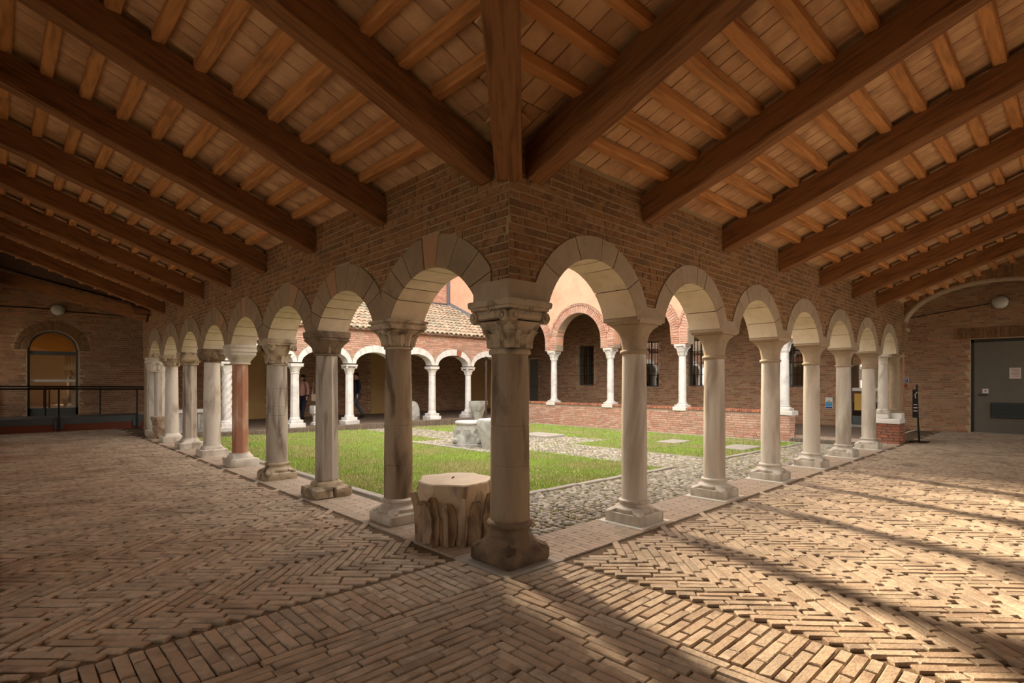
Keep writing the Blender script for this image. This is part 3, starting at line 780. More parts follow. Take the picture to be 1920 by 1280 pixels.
RAFX = [.075, 1.60, 3.215, 4.85, 6.51, 8.19, 9.79]
RAFY = [.075, 1.585, 3.14, 4.71, 6.29, 7.82, 9.28, 10.88]
RW, RH = .18, .235; PH = .075
for sw, RF in ((False, RAFX), (True, RAFY)):
    P = frame(sw)
    for u in RF:
        a, b = .12, OUT+.2
        beam_obj('rafter', mWOOD, P(u, -a, ceil_z(a)-PH), P(u, -b, ceil_z(b)-PH), RW*(.95+R()*.1), RH, 14, .012)
    # purlins
    pd = .415; rows = []
    while pd < OUT: rows.append(pd); pd += .264
    ends = RF+[12.1 if not sw else 12.5]
    for d in rows:
        z = ceil_z(d)-.002
        for k in range(len(ends)-1):
            a, b = ends[k]+.02, ends[k+1]-.02
            beam_obj('purlin', mPURL, P(a, -d, z), P(b, -d, z), .085+R()*.012, PH, 5, .006)
        if d > .55: beam_obj('purlin', mPURL, P(-d+.03, -d, z), P(ends[0]-.02, -d, z), .085, PH, 4, .006)
    # terracotta tiles between the purlins, face down
    fld = Field('ceiling_tile', mTILE, .004, .0015, 300 if not sw else 300, 'ceiling_tile_field')
    nrm = Vector(P(0, -SL, 0)); nrm = Vector((nrm.x, nrm.y, -1)).normalized()   # points down and outward
    edges = [.15]+rows+[rows[-1]+.264]
    for k in range(len(edges)-1):
        d0, d1 = edges[k], edges[k+1]; dm = (d0+d1)/2; l = (d1-d0)*math.sqrt(1+SL*SL)
        u = -dm-.1; 
        while u < (12.1 if not sw else 12.6):
            wd = .145+R()*.012
            if u+wd/2 > -dm-.05:
                o = Vector(P(u+wd/2, -dm, ceil_z(dm)+.012))
                ux = Vector(P(0, -1, 0)); ux = Vector((ux.x, ux.y, SL)).normalized()
                fld.add(o, ux, nrm, l-.006, wd-.006, .014+R()*.004, .012)
            u += wd
    fld.finish(ce)
# hip beam of the near corner and of the far left corner
for (x0, y0, sx, sy) in ((-.10,-.10,-1,-1), (-.12, 12.62, -1, 1)):
    a, b = 0.0, OUT+.3; z0 = 2.795+.31
    z0 = ceil_z(.10)-PH+.02
    beam_obj('hip_rafter', mWOOD if sy < 0 else mWOOD, (x0, y0, z0+.02), (x0+sx*b, y0+sy*b, z0+.02+SL*b), .186, .30, 12, .006)
# roof skin above (keeps daylight out) : both near aisles
mb = MB()
def slab(pts, th=.05):
    vs = [Vector(p) for p in pts]+[Vector(p)+Vector((0,0,th)) for p in pts]; n = len(pts)
    mb.add(vs, [tuple(range(n-1,-1,-1)), tuple(range(n,2*n))]+[(i, (i+1)%n, n+(i+1)%n, n+i) for i in range(n)], .5)
e = .032; zo = ceil_z(OUT+.4)+e; o_ = -(OUT+.4); ov = -.55; zi = ceil_z(ov)+e
slab([(-ov, -ov, zi), (11.6, -ov, zi), (12.3, o_, zo), (o_, o_, zo)])
slab([(-ov, -ov, zi), (o_, o_, zo), (o_, 12.6+OUT+.4, zo), (-ov, 12.1, zi)])
mb.build('roof_deck', mCEILB, ce)
# ceilings of the two far galleries
mb = MB()
slab([(11.9,-4.3,4.3), (EX+.2,-4.3,4.6), (EX+.2,EY+.2,4.6), (11.9,EY+.2,4.3)])
slab([(-.1, CY+.1, ceil_z(.15)), (CX+.3, CY+.1, ceil_z(.15)), (CX+.3, EY+.2, ceil_z(5.1)), (-5.1, EY+.2, ceil_z(5.1))])
mb.build('gallery_ceiling', mCEILB, ce)

# ================================================================== generic brick face
def brick_face(parent, O, U, Nn, Lu, Lz, mat, hole=None, ch=.062, limit=0, bl=.25, dep=.012):
    """bricks over a rectangular face; O lower left corner, U along, hole(u,z) True where nothing goes"""
    O, U, Nn = Vector(O), Vector(U), Vector(Nn); fld = Field('brick', mat, .003, .0015, limit, 'brick_field')
    z = 0; row = 0
    while z+ch <= Lz+.001:
        u = -(row*.61 % 1)*bl
        while u < Lu:
            l = bl if R() > .25 else bl*.5
            a, b = max(0, u), min(Lu, u+l); u += l
            zm = z+ch/2
            if b-a < .03: continue
            if hole and (hole((a+b)/2, zm) or hole(a+.01, zm) or hole(b-.01, zm)):
                if hole((a+b)/2, zm): continue
                if hole(a+.01, zm):
                    while a < b and hole(a, zm): a += .01
                else:
                    while b > a and hole(b, zm): b -= .01
                if b-a < .03: continue
            fld.add(O+U*((a+b)/2)+Vector((0,0,zm))-Nn*.002, U, Nn, b-a-.010, ch-.011, dep*(.7+R()*.6))
        z += ch; row += 1
    fld.finish(parent)

# outer walls of both aisles (out of view), openings added for fill light
wo = empty('wall_outer', kind='structure')
mb = MB()
def outer(sw, end, bay, op, z0, z1):
    P = frame(sw)
    def bb(a, b, c, d):
        p, q = P(a, -OUT-.35, c), P(b, -OUT, d); box2(mb, [min(i, j) for i, j in zip(p, q)], [max(i, j) for i, j in zip(p, q)])
    bb(-OUT-.35, end, -.1, z0); bb(-OUT-.35, end, z1, 4.75)
    u = -OUT-.35
    if not sw: bb(u, .4, z0, z1); u = .4
    while u < end:
        bb(u, u+bay-op, z0, z1); u += bay
outer(False, EX+.3, 2.6, 1.15, .8, 2.95); outer(True, EY+.3, 2.6, .8, .8, 2.9)
mb.build('wall_core', mOUTW, wo)
gr_ = MB(); 
for a in ((-40,-40,-OUT-.3,50), (-OUT-.3,-40,50,-OUT-.3)): box2(gr_, (a[0],a[1],-.3), (a[2],a[3],-.12))
gr_.build('outer_bounce_ground', mOUTG, kind='structure')  # unseen ground added outside so light bounces up to the ceilings
# ================================================================== LEFT END WALL (arched glass door, ramp, lamp)
we = empty('wall_back', kind='structure')
DX, DW, DZ0, DZS = -1.66, .57, .36, 2.25
DR = .57
def dhole(x, z): return abs(x-DX) < DW and z < DZS or (x-DX)**2+(z-DZS)**2 < DR**2
WX0 = -4.3
mb = MB(); xs = [WX0]+[DX-DW+ (2*DW)*i/16 for i in range(17)]+[16.5]; top = 5.0
def lowz(x):
    if abs(x-DX) > DW+1e-6: return 0
    return DZS+math.sqrt(max(0, DR**2-(x-DX)**2))
vs = []
for x in xs:
    zl = lowz(x) if DX-DW-1e-6 <= x <= DX+DW+1e-6 else 0
    vs += [(x, EY, zl), (x, EY+.35, zl), (x, EY+.35, top), (x, EY, top)]
# duplicate jamb columns handled by two side boxes
mbw = MB()
box2(mbw, (WX0, EY, -.1), (DX-DW, EY+.35, top), .5); box2(mbw, (DX+DW, EY, -.1), (EX+.3, EY+.35, top), .5)
vs = []; n = 16
for i in range(n+1):
    x = DX-DW+2*DW*i/n; zl = DZS+math.sqrt(max(0, DR**2-(x-DX)**2)); vs += [(x, EY, zl), (x, EY+.35, zl), (x, EY+.35, top), (x, EY, top)]
fs = []
for i in range(n):
    a, b = i*4, i*4+4; fs += [(a, b, b+3, a+3), (a+1, a+2, b+2, b+1), (a, a+1, b+1, b)]
mbw.add(vs, fs, .5); box2(mbw, (DX-DW, EY, -.1), (DX+DW, EY+.35, .34), .5)
mbw.build('wall_core', mMORT2, we)
def ringhole(x, z):
    return abs(x-DX) < DW+.02 and z < DZS or (z >= DZS-.02 and (x-DX)**2+(z-DZS)**2 < (DR+.30)**2)
brick_face(we, (-3.7, EY, .36), (1,0,0), (0,-1,0), 4.3, 4.5, mEBRICK, lambda u, z: ringhole(u-3.7, z+.36), limit=300)
brick_face(we, (.6, EY, .0), (1,0,0), (0,-1,0), 13.2, 3.2, mEBRICK, lambda u, z: any(a < u+.6 < b for a, b in ((2.6,4.25),(8.5,10.5),(13.7,15.8))), limit=0, ch=.066)
# fan of bricks round the door head
mb = MB()
for k in range(38):
    a = math.pi*(k+.5)/38
    for rr, ll in ((DR+.085, .13), (DR+.225, .12)):
        c = (DX+rr*math.cos(a), EY-.004, DZS+rr*math.sin(a))
        ax = Matrix.Rotation(-a, 3, 'Y')
        box(mb, c, (ll, .03, math.pi*rr/38-.012), 0, None, ax)
mb.build('arch_brick_ring', mBRICK, we, kind='stuff')
# ochre plaster panels
for a, b in ((2.6,4.25),(8.5,10.5),(13.7,15.75)):
    mb = MB(); box2(mb, (a, EY-.03, 0), (b, EY+.02, 4.2)); mb.build('plaster_panel', mYEL, we)
# cable along the wall
mb = MB(); tube(mb, [(-3.8, EY-.03, 3.42), (-1.75, EY-.03, 3.44)], .012, 6); tube(mb, [(-1.4, EY-.03, 3.40), (.6, EY-.03, 3.38)], .012, 6); mb.build('cable', mBLACK, we)
# door
dr = empty('door_1', (DX, EY+.12, DZ0), kind='structure')
mb = MB(); fw = .06
box2(mb, (-DW, -.03, 0), (-DW+fw, .03, DZS-DZ0)); box2(mb, (DW-fw, -.03, 0), (DW, .03, DZS-DZ0)); box2(mb, (-DW, -.035, 1.76), (DW, .035, 1.87)); box2(mb, (-DW, -.03, 0), (DW, .03, .22))
n = 20
for i in range(n):
    a0, a1 = math.pi*i/n, math.pi*(i+1)/n; vs = []
    for yy in (-.03, .03):
        for a, r in ((a0, DR), (a1, DR), (a1, DR-fw), (a0, DR-fw)): vs.append((r*math.cos(a), yy, DZS-DZ0+r*math.sin(a)))
    mb.add(vs, [(0,1,2,3), (7,6,5,4), (0,4,5,1), (2,6,7,3)], .5)
mb.build('frame', mDGREY, dr)
mb = MB(); box2(mb, (-DW+fw, -.004, .22), (DW-fw, .004, 1.76))
mb.build('pane', mGLASS, dr)
mb = MB(); pts = [(-DW+fw, 1.87), (DW-fw, 1.87)]+[((DR-fw)*math.cos(math.pi*i/16), DZS-DZ0+(DR-fw)*math.sin(math.pi*i/16)) for i in range(17)]
mb.add([(x, 0, z) for x, z in pts], [tuple(range(len(pts)))]); mb.build('arched_pane', mGLASS, dr)
mb = MB(); box2(mb, (-DW+fw, -.012, .98), (DW-fw, -.006, 1.05)); mb.build('safety_strip', mWHITEP, dr)
# room seen through the glass
rm = empty('back_room', kind='structure')
mb = MB(); x0, x1, y0, y1, z0, z1 = DX-2.2, DX+2.2, EY+.36, EY+4.5, .34, 3.3
quad(mb, (x0,y1,z0), (x1,y1,z0), (x1,y1,z1), (x0,y1,z1)); quad(mb, (x0,y0,z0), (x0,y1,z0), (x0,y1,z1), (x0,y0,z1)); quad(mb, (x1,y0,z0), (x1,y0,z1), (x1,y1,z1), (x1,y1,z0)); quad(mb, (x0,y0,z1), (x0,y1,z1), (x1,y1,z1), (x1,y0,z1))
mb.build('room_wall', mYELIN, rm)
mb = MB(); quad(mb, (x0,y0,z0), (x1,y0,z0), (x1,y1,z0), (x0,y1,z0)); mb.build('room_floor', mGFLOOR, rm)
ld = bpy.data.lights.new('room_lamp', 'AREA'); lo_ = bpy.data.objects.new('room_lamp', ld); C.objects.link(lo_); ld.energy = 9; ld.size = 1.2; ld.color = (1, .75, .4); lo_.location = (DX, EY+2.6, 3.2)
# ramp with grey edge and red band
rp = empty('ramp', (0,15.95,0), label='low access ramp with grey edge and dark red band in front of the arched door', cat='ramp')
mb = MB(); box2(mb, (-3.5, 0, 0), (.33, .04, .2)); mb.build('red_band', mREDP, rp)
mb = MB(); box2(mb, (-3.5, -.02, .2), (.33, .06, .38)); box2(mb, (-3.5, .06, .26), (.33, EY-15.97, .36)); mb.build('deck', mDGREY, rp)
rl = empty('handrail', (0,15.86,0), label='dark metal handrail with posts along the ramp', cat='handrail')
mb = MB(); tube(mb, [(-3.5,0,1.16), (-1.65,0,1.15), (.10,0,1.13), (.36,0,1.12), (.40,.06,1.08)], .022); mb.build('rail', mIRON, rl)
for x in (-3.4, -1.65, .09):
    mb = MB(); box2(mb, (x-.02,-.02,.0), (x+.02,.02,1.14)); mb.build('post', mIRON, rl)
    mb = MB(); box2(mb, (x-.09,.022,.08), (x+.09,.068,.30)); mb.build('fixing_plate', mDGREY, rl)
rl = empty('handrail', (0,17.35,.365), label='second dark handrail fixed close to the arched glass door', cat='handrail')
mb = MB(); tube(mb, [(-3.5,0,.86), (.5,0,.82)], .018); mb.build('rail', mIRON, rl)
for x in (-3.0, -1.85, -.6):
    mb = MB(); box2(mb, (x-.018,-.018,.0), (x+.018,.018,.85)); mb.build('post', mIRON, rl)
def globe(p, nrm, lb):
    o = empty('wall_lamp', p, 0, lb, 'lamp'); nrm = Vector(nrm)
    ax = nrm.to_track_quat('Z', 'Y').to_matrix()
    mb = MB(); loft(mb, [(0,.17,2),(.03,.17,2),(.05,.15,2)], 24, axis=ax); mb.build('back_ring', mIRON, o)
    mb = MB(); loft(mb, [(.04,.15,2),(.07,.165,2),(.11,.16,2),(.15,.135,2),(.18,.09,2),(.195,.03,2)], 24, axis=ax); mb.build('globe', mLAMP, o, smooth=True)
globe((-1.57, EY-.005, 3.43), (0,-1,0), 'round opal wall lamp above the arched glass door')

# ================================================================== RIGHT END WALL + back wall of right gallery
wb = empty('wall_back_right', kind='structure')
holes = [(-2.62,-.92,0,2.46), (.95,1.88,.07,2.24), (3.1,3.99,1.17,2.75), (6.3,7.15,1.16,2.90), (8.38,9.23,1.14,2.93), (11.55,12.42,1.18,2.91), (14.85,15.5,.1,2.46)]
mb = MB(); ys = sorted(set([-4.3, EY+.2]+[h[0] for h in holes]+[h[1] for h in holes]))
for a, b in zip(ys[:-1], ys[1:]):
    hs = [h for h in holes if h[0] <= a+1e-6 and h[1] >= b-1e-6]
    if not hs: box2(mb, (EX, a, -.1), (EX+.4, b, 5), .5)
    else:
        h = hs[0]; box2(mb, (EX, a, h[3]), (EX+.4, b, 5), .5)
        if h[2] > .01: box2(mb, (EX, a, -.1), (EX+.4, b, h[2]), .5)
mb.build('wall_core', mMORT2, wb)
def hh(y, z): return any(a < y < b and c < z < d for a, b, c, d in holes)
brick_face(wb, (EX, 0.75, 0), (0,-1,0), (-1,0,0), 4.4, 4.2, mEBRICK, lambda u, z: hh(.75-u, z), limit=300)
brick_face(wb, (EX, EY, 0), (0,-1,0), (-1,0,0), EY-.75, 4.4, mEBRICK, lambda u, z: hh(EY-u, z), limit=0, ch=.066)
mb = MB()
for k in range(22):   # brick-on-end lintel of the grey door
    box(mb, (EX-.006, -.62-k*.085, 2.62), (.03, .07, .28), 0, None)
mb.build('lintel_brick_row', mBRICK, wb, kind='stuff')
mb = MB(); tube(mb, [(EX-.03,.6,3.10), (EX-.03,-1.3,3.36)], .012, 6); mb.build('cable', mBLACK, wb)
globe((EX-.005, -1.512, 3.37), (-1,0,0), 'round opal wall lamp above the grey metal door')
# grey metal door
d2 = empty('door_2', (EX+.14, -1.77, 0), kind='structure')
mb = MB(); bevbox(mb, (0,0,1.2), (.06,1.6,2.36), .004); mb.build('door_leaf', mGREYP, d2)
mb = MB(); box2(mb, (-.05,.79,0), (.05,.85,2.46)); box2(mb, (-.05,-.85,0), (.05,-.79,2.46)); box2(mb, (-.05,-.85,2.38), (.05,.85,2.46)); mb.build('door_frame', flat('dark_frame', s(60,56,50), .7), d2)
for k in range(17):
    mb = MB(); box(mb, (0,0,0), (.02,.92,.012), 0, None, Matrix.Rotation(.5, 3, 'Y')); o = mb.build('louvre_slat', mDGREY, d2); o.location = (-.05, -.02, .42+k*.022)
mb = MB(); box2(mb, (-.038,-.5,.40), (-.032,.46,.80)); mb.build('vent_plate', mDARKR, d2)
mb = MB(); box2(mb, (-.05,.50,1.04), (-.03,.62,1.16)); mb.build('lock_plate', mWHITEP, d2)
mb = MB(); box2(mb, (-.056,.54,1.09), (-.05,.575,1.12)); mb.build('red_key_mark', mRED, d2)
mb = MB(); box2(mb, (-.09,.52,.985), (-.03,.70,1.01)); mb.build('handle', mBLACK, d2)
mb = MB(); box2(mb, (-.036,-.12,1.42), (-.032,.10,1.70)); mb.build('notice_sheet', mPAPER, d2)
mb = MB()
for k in range(6): box2(mb, (-.0375,-.09,1.655-k*.034), (-.0365,.07-(k%3)*.02,1.664-k*.034))
mb.build('notice_text', flat('faded_print', s(150,110,104), .9), d2)
mb = MB(); box2(mb, (-.1,-.9,-.0), (.1,.9,.018)); mb.build('threshold', mKERB, d2)
# glass entrance door of the gallery
d3 = empty('door_3', (EX+.1, 1.415, .07), kind='structure')
mb = MB(); hw = .465
for a, b in ((-hw,-hw+.05),(hw-.05,hw)): box2(mb, (-.03,a,0), (.03,b,2.17))
box2(mb, (-.03,-hw,2.1), (.03,hw,2.17)); box2(mb, (-.03,-hw,0), (.03,hw,.25)); mb.build('frame', mDGREY, d3)
mb = MB(); box2(mb, (-.004,-hw+.05,.25), (.004,hw-.05,2.1)); mb.build('pane', mGLASS, d3)
mb = MB(); box2(mb, (-.016,-hw+.05,1.0), (-.008,hw-.05,1.09)); mb.build('safety_strip', mWHITEP, d3)
mb = MB(); box2(mb, (-.014,.08,.42), (-.008,.36,.92)); mb.build('ochre_poster', mYPOST, d3)
mb = MB(); box2(mb, (-.014,-.02,1.32), (-.008,.24,1.66)); mb.build('notice_sheet', mPAPER, d3)
mb = MB(); box2(mb, (-.2,-.4,-.07), (.1,.4,-.0)); mb.build('step', mKERB, d3)
def darkbox(name, y0, y1, z0, z1, dpt=.9, m=None):
    mb = MB(); x0, x1 = EX+.36, EX+.36+dpt
    quad(mb, (x1,y0,z0), (x1,y1,z0), (x1,y1,z1), (x1,y0,z1)); quad(mb, (x0,y0,z0), (x1,y0,z0), (x1,y0,z1), (x0,y0,z1)); quad(mb, (x0,y1,z0), (x0,y1,z1), (x1,y1,z1), (x1,y1,z0)); quad(mb, (x0,y0,z1), (x1,y0,z1), (x1,y1,z1), (x0,y1,z1)); quad(mb, (x0,y0,z0), (x0,y1,z0), (x1,y1,z0), (x1,y0,z0))
    mb.build('room_lining', m or mDARKR, wb)
darkbox('r', .85, 1.98, .0, 2.3, 2.0)
# barred windows
for k, h in enumerate(holes[2:6]):
    wn = empty('window_%d' % (k+1), (EX+.16, (h[0]+h[1])/2, h[2]), kind='structure'); hw = (h[1]-h[0])/2; H_ = h[3]-h[2]
    mb = MB(); box2(mb, (0,-hw,0), (.05,-hw+.05,H_)); box2(mb, (0,hw-.05,0), (.05,hw,H_)); box2(mb, (0,-hw,0), (.05,hw,.05)); box2(mb, (0,-hw,H_-.05), (.05,hw,H_)); box2(mb, (.0,-.02,0), (.05,.02,H_))
    mb.build('window_frame', mDGREY, wn)
    for a, b in ((-hw+.05,-.02),(.02,hw-.05)):
        mb = MB(); box2(mb, (.02,a,.05), (.03,b,H_-.05)); mb.build('pane', mGLASS, wn)
    for j in range(6):
        mb = MB(); yy = -hw+.09+j*(2*hw-.18)/5; tube(mb, [(-.12,yy,0), (-.12,yy,H_)], .009, 6); mb.build('bar', mIRON, wn)
    for zz in (H_*.25, H_*.5, H_*.75):
        mb = MB(); tube(mb, [(-.12,-hw,zz), (-.12,hw,zz)], .008, 6); mb.build('cross_bar', mIRON, wn)
    darkbox('w', h[0]-.05, h[1]+.05, h[2]-.02, h[3]+.05, .5, mGREYP)
d4 = empty('door_4', (EX+.1, 15.17, .1), kind='structure')
mb = MB(); bevbox(mb, (0,0,1.18), (.06,.64,2.34), .004); mb.build('door_leaf', mGREYP, d4)
mb = MB(); box2(mb, (-.05,-.32,.98), (-.03,.32,1.03)); mb.build('rail', mDGREY, d4)
# signs
def sign(name, c, w_, h, m, lb, lines=0, lm=None, cat='sign', border=None):
    o = empty(name, c, 0, lb, cat)
    mb = MB(); box2(mb, (-.012,-w_/2,-h/2), (0,w_/2,h/2)); mb.build('plate', border or m, o)
    if border: mb = MB(); box2(mb, (-.014,-w_/2+.012,-h/2+.012), (-.0115,w_/2-.012,h/2-.012)); mb.build('field', m, o)
    if lines:
        mb = MB()
        for k in range(lines):
            zz = h*.18-k*h*.36
            x = -w_*.36+(k*.02)
            while x < w_*.34:
                l = .008+R()*.012; box2(mb, (-.0165,x,zz-.009), (-.0135,x+l,zz+.009)); x += l+.005
        mb.build('lettering', lm, o, kind='stuff')
    return o
sign('information_sign', (EX-.014,.51,1.385), .20, .145, mBLUE, 'small blue sign with white lettering on the brick wall by the right pier', 2, mWHITEP, border=mWHITEP)
sign('warning_sign', (EX-.014,.515,1.225), .13, .075, mRED, 'small dark red plate under the blue sign', 0, None)
o = sign('wall_notice', (EX-.014,2.43,.685), .20, .35, mWHITEP, 'small white and blue printed notice on the brick wall left of the glass door', 0, None, 'notice')
mb = MB(); box2(mb, (-.0145,-.09,-.10), (-.0125,.09,.04)); mb.build('blue_print', mCYAN, o)
mb = MB(); loft(mb, [(0,.035,2),(.002,.035,2)], 16, (-.0165,0,.05), axis=Matrix.Rotation(math.pi/2, 3, 'Y')); mb.build('sun_mark', mYPOST, o)
mb = MB(); box2(mb, (-.0145,-.09,-.16), (-.0125,.09,-.115)); mb.build('blue_band', mBLUE, o)

# ================================================================== TRANSVERSE ARCH at the right end
wt = empty('wall_arch', kind='structure')
ax_, ac, aw, ah, az = 12.1, -1.75, 1.62, .90, 2.58
mb = MB(); n = 28; vs = []
ysl = [ac+aw+.02]+[ac+aw*math.cos(math.pi*i/n) for i in range(n+1)]+[ac-aw-.4]
for j, y in enumerate(ysl):
    z = az-.0 if j in (0, len(ysl)-1) else az+ah*math.sqrt(max(0, 1-((y-ac)/aw)**2))
    vs += [(ax_, y, z), (ax_+.35, y, z), (ax_+.35, y, 4.75), (ax_, y, 4.75)]
fs = []
for i in range(len(ysl)-1):
    a, b = i*4, i*4+4; fs += [(a, b, b+3, a+3), (a+1, a+2, b+2, b+1), (a, a+1, b+1, b), (a+3, b+3, b+2, a+2)]
mb.add(vs, fs); mb.build('wall_core', mMORT, wt)
mb = MB(); box2(mb, (ax_, ac+aw+.02, az), (ax_+.35, T, 4.75)); box2(mb, (ax_, ac-aw-.4, 0), (ax_+.35, ac-aw, az)); mb.build('wall_side', mMORT, wt)
def ah_(y, z): return z < az or ((y-ac)/(aw+.26))**2+(max(0,z-az)/(ah+.26))**2 < 1
brick_face(wt, (ax_, .17, az), (0,-1,0), (-1,0,0), 3.6, 2.1, mBRICK, lambda u, z: ah_(.17-u, z+az), limit=200)
mb = MB(); nk = 62
for k in range(nk):
    a = math.pi*(k+.5)/nk; y = ac+(aw+.125)*math.cos(a); z = az+(ah+.125)*math.sin(a)
    nx, nz = math.cos(a)/aw, math.sin(a)/ah; L_ = math.hypot(nx, nz); nx /= L_; nz /= L_
    ax = Matrix(((1,0,0),(0,nx,-nz),(0,nz,nx)))
    box(mb, (ax_+.0, y, z), (.04, .24, .062), 0, None, ax)
mb.build('arch_brick_ring', mBRICK, wt, kind='stuff')
mb = MB(); vs = []
for i in range(n+1):
    a = math.pi*i/n
    for da in (0, -.035):
        for dx in (-.03, .36): vs.append((ax_+dx, ac+(aw+da)*math.cos(a), az+(ah+da)*math.sin(a)))
fs = []
for i in range(n):
    a, b = i*4, i*4+4; fs += [(a, b, b+2, a+2), (a+1, a+3, b+3, b+1), (a+2, b+2, b+3, a+3), (a, a+1, b+1, b)]
mb.add(vs, fs, .5); mb.build('plaster_soffit', mARCHR, wt)
mb = MB(); bevbox(mb, (ax_+.15, ac+aw-.02, az-.05), (.4,.16,.1), .02); mb.build('corbel', mARCHR, wt)

# pedestal with two small columns at the right end
pd_ = empty('pedestal', (11.45, -.02, 0), label='brick pedestal with stone cap at the far end of the right arcade', cat='pedestal')
mb = MB(); box2(mb, (-.22,-.24,0), (.22,.24,.44)); mb.build('core', mMORT, pd_)
for k in range(7):
    z = .03+k*.062
    for sd_, L_, ax in ((-1,.46,'x'), (-1,.5,'y')):
        u = -L_/2-(k%2)*.08
        while u < L_/2-.03:
            l = .16+R()*.08; a, b = max(u,-L_/2), min(u+l, L_/2); u += l
            if b-a < .03: continue
            mb = MB(); bevbox(mb, (0,0,0), ((b-a)-.01,.03,.052), .004) if ax == 'x' else bevbox(mb, (0,0,0), (.03,(b-a)-.01,.052), .004)
            me = mb.mesh('brick', mREDBR); link('brick', me, pd_, None, Matrix.Translation(((a+b)/2, -.245, z) if ax == 'x' else (-.225, (a+b)/2, z)))
mb = MB(); bevbox(mb, (-.02,.0,.49), (.5,.52,.11), .012, 0, None, .01); mb.build('cap_stone', mPAD, pd_)
mb = MB(); bevbox(mb, (.08,-.08,.60), (.3,.34,.11), .01, 0, None, .01); bevbox(mb, (-.12,.1,.60), (.24,.28,.1), .01, 0, None, .01); mb.build('upper_block', mPAD, pd_)
def sb(mb): bevbox(mb, (0,0,.025), (.25,.25,.05), .005); loft(mb, [(.05,.12,2),(.07,.125,2),(.09,.115,2),(.10,.1,2)], 24, tone=.5)
def ss(mb): loft(mb, [(.10,.098,2),(.6,.096,2),(1.08,.082,2)], 24, tone=.5)
def sc_(mb): loft(mb, [(1.08,.082,2),(1.085,.09,2),(1.10,.09,2),(1.105,.082,2),(1.20,.086,2),(1.235,.10,4),(1.24,.13,16),(1.29,.145,20),(1.292,.14,20)], 24, tone=.5)
column('short white column on the brick pedestal at the far right', None, 11.33, .06, .65, sb, ss, sc_, (mMARB, mMARB, mMARB))
column('beige half column behind the short white one on the pedestal', None, 11.72, -.08, .65, sb, ss, sc_, (mARCHR, mARCHR, mARCHR))

# sign stand
st_ = empty('sign_stand', (12.03,-.47,0), label='thin black floor stand with a narrow sign panel beside the brick pedestal', cat='sign stand')
mb = MB(); bevbox(mb, (0,0,.012), (.34,.34,.02), .004); mb.build('base', mBLACK, st_)
mb = MB(); tube(mb, [(0,0,.02), (-.05,.02,.62), (-.08,.03,1.28)], .018, 8); mb.build('pole', mBLACK, st_)
mb = MB(); box(mb, (-.1,.055,.86), (.02,.10,.62), .15, None); mb.build('panel', mBLACK, st_)
mb = MB()
for k in range(3): box(mb, (-.114,.05,.70+k*.07), (.004,.07,.018), .15, None)
tube(mb, [(-.114,.02,1.12), (-.114,.06,1.06), (-.114,.045,.98)], .008, 5); mb.build('lettering', mWHITEP, st_, kind='stuff')

# ================================================================== RIGHT GALLERY (low wall, brick arches, pink wall)
wg = empty('wall_courtyard_right', kind='structure')
GC = [15.2, 12.75, 10.2, 7.71, 5.13, 2.23]
mb = MB(); box2(mb, (CX, 2.1, -.3), (CX+.36, CY+.3, .54)); mb.build('low_wall_core', mCMORT, wg)
brick_face(wg, (CX, CY, -.2), (0,-1,0), (-1,0,0), CY-2.1, .70, mCBRICK, limit=300)
brick_face(wg, (CX, 2.1, -.2), (1,0,0), (0,-1,0), .36, .70, mCBRICK, limit=0)
mb = MB(); y = CY; cop = Field('coping_brick', mREDBR, .004, .003, 300, 'coping_field')
while y > 2.12:
    if not any(abs(y-c) < .22 for c in GC): cop.add((CX+.17, y, .545), (1,0,0), (0,0,1), .40, .056, .06+R()*.008)
    y -= .064
# upright fronts
cop.finish(wg)
for c in GC[1:]:
    mb = MB(); bevbox(mb, (0,0,0), (.42,.42,.11), .01, 0, None, .006); o = mb.build('pad_stone', mPAD, wg); o.location = (CX+.17, c, .555)
# arches
def garch(y0, y1, zc, rin, rout, top):
    pass
mb = MB(); zc = 2.72; ris = []
bays = list(zip(GC[1:-1], GC[2:]))
ysl = []; 
def glow(y):
    for a, b in zip(GC[:-1], GC[1:]):
        if b <= y <= a:
            c = (a+b)/2; r = (a-b)/2-.27; d = abs(y-c)
            return (zc+math.sqrt(r*r-d*d)) if d < r-1e-4 else 2.44
    return 2.44
y = 2.0; vs = []
ys = []
while y < 15.2: ys.append(y); y += .05
for y in ys:
    z = glow(y); vs += [(CX, y, z), (CX+.34, y, z), (CX+.34, y, 4.25), (CX, y, 4.25)]
fs = []
for i in range(len(ys)-1):
    a, b = i*4, i*4+4; fs += [(a, a+3, b+3, b), (a+1, b+1, b+2, a+2), (a, b, b+1, a+1)]
mb.add(vs, fs); mb.build('arch_wall', mPLAST, wg)
mb = MB(); box2(mb, (CX, .2, 4.25), (CX+.34, 26, 13)); box2(mb, (CX, .2, 2.9), (CX+.34, 2.0, 4.25)); mb.build('upper_wall', mPLAST, wg)
ring = Field('arch_brick', mCBRICK, .004, .002, 300, 'arch_brick_field')
for a, b in zip(GC[:-1], GC[1:]):
    c = (a+b)/2; r = (a-b)/2-.27; hwid = (a-b)/2
    for (rr, ll, dep, off) in ((r+.13, .25, .03, 0), (r+.275, .05, .05, 0), (r+.325, .04, .03, 0)):
        nk = int(math.pi*rr/.075)
        for k in range(nk):
            t = math.pi*(k+.5)/nk; yy = rr*math.cos(t)
            if abs(yy) > hwid-.02: continue
            ring.add((CX+.004, c+yy, zc+rr*math.sin(t)), (0, math.cos(t), math.sin(t)), (-1,0,0), ll-.008, math.pi*rr/nk-.010, dep)
    for sgn in (-1, 1):
        z = 2.45
        while z < zc:
            ring.add((CX+.004, c+sgn*(r+.13), z+.03), (0,1,0), (-1,0,0), .24, .052, .03); z += .062
ring.finish(wg)
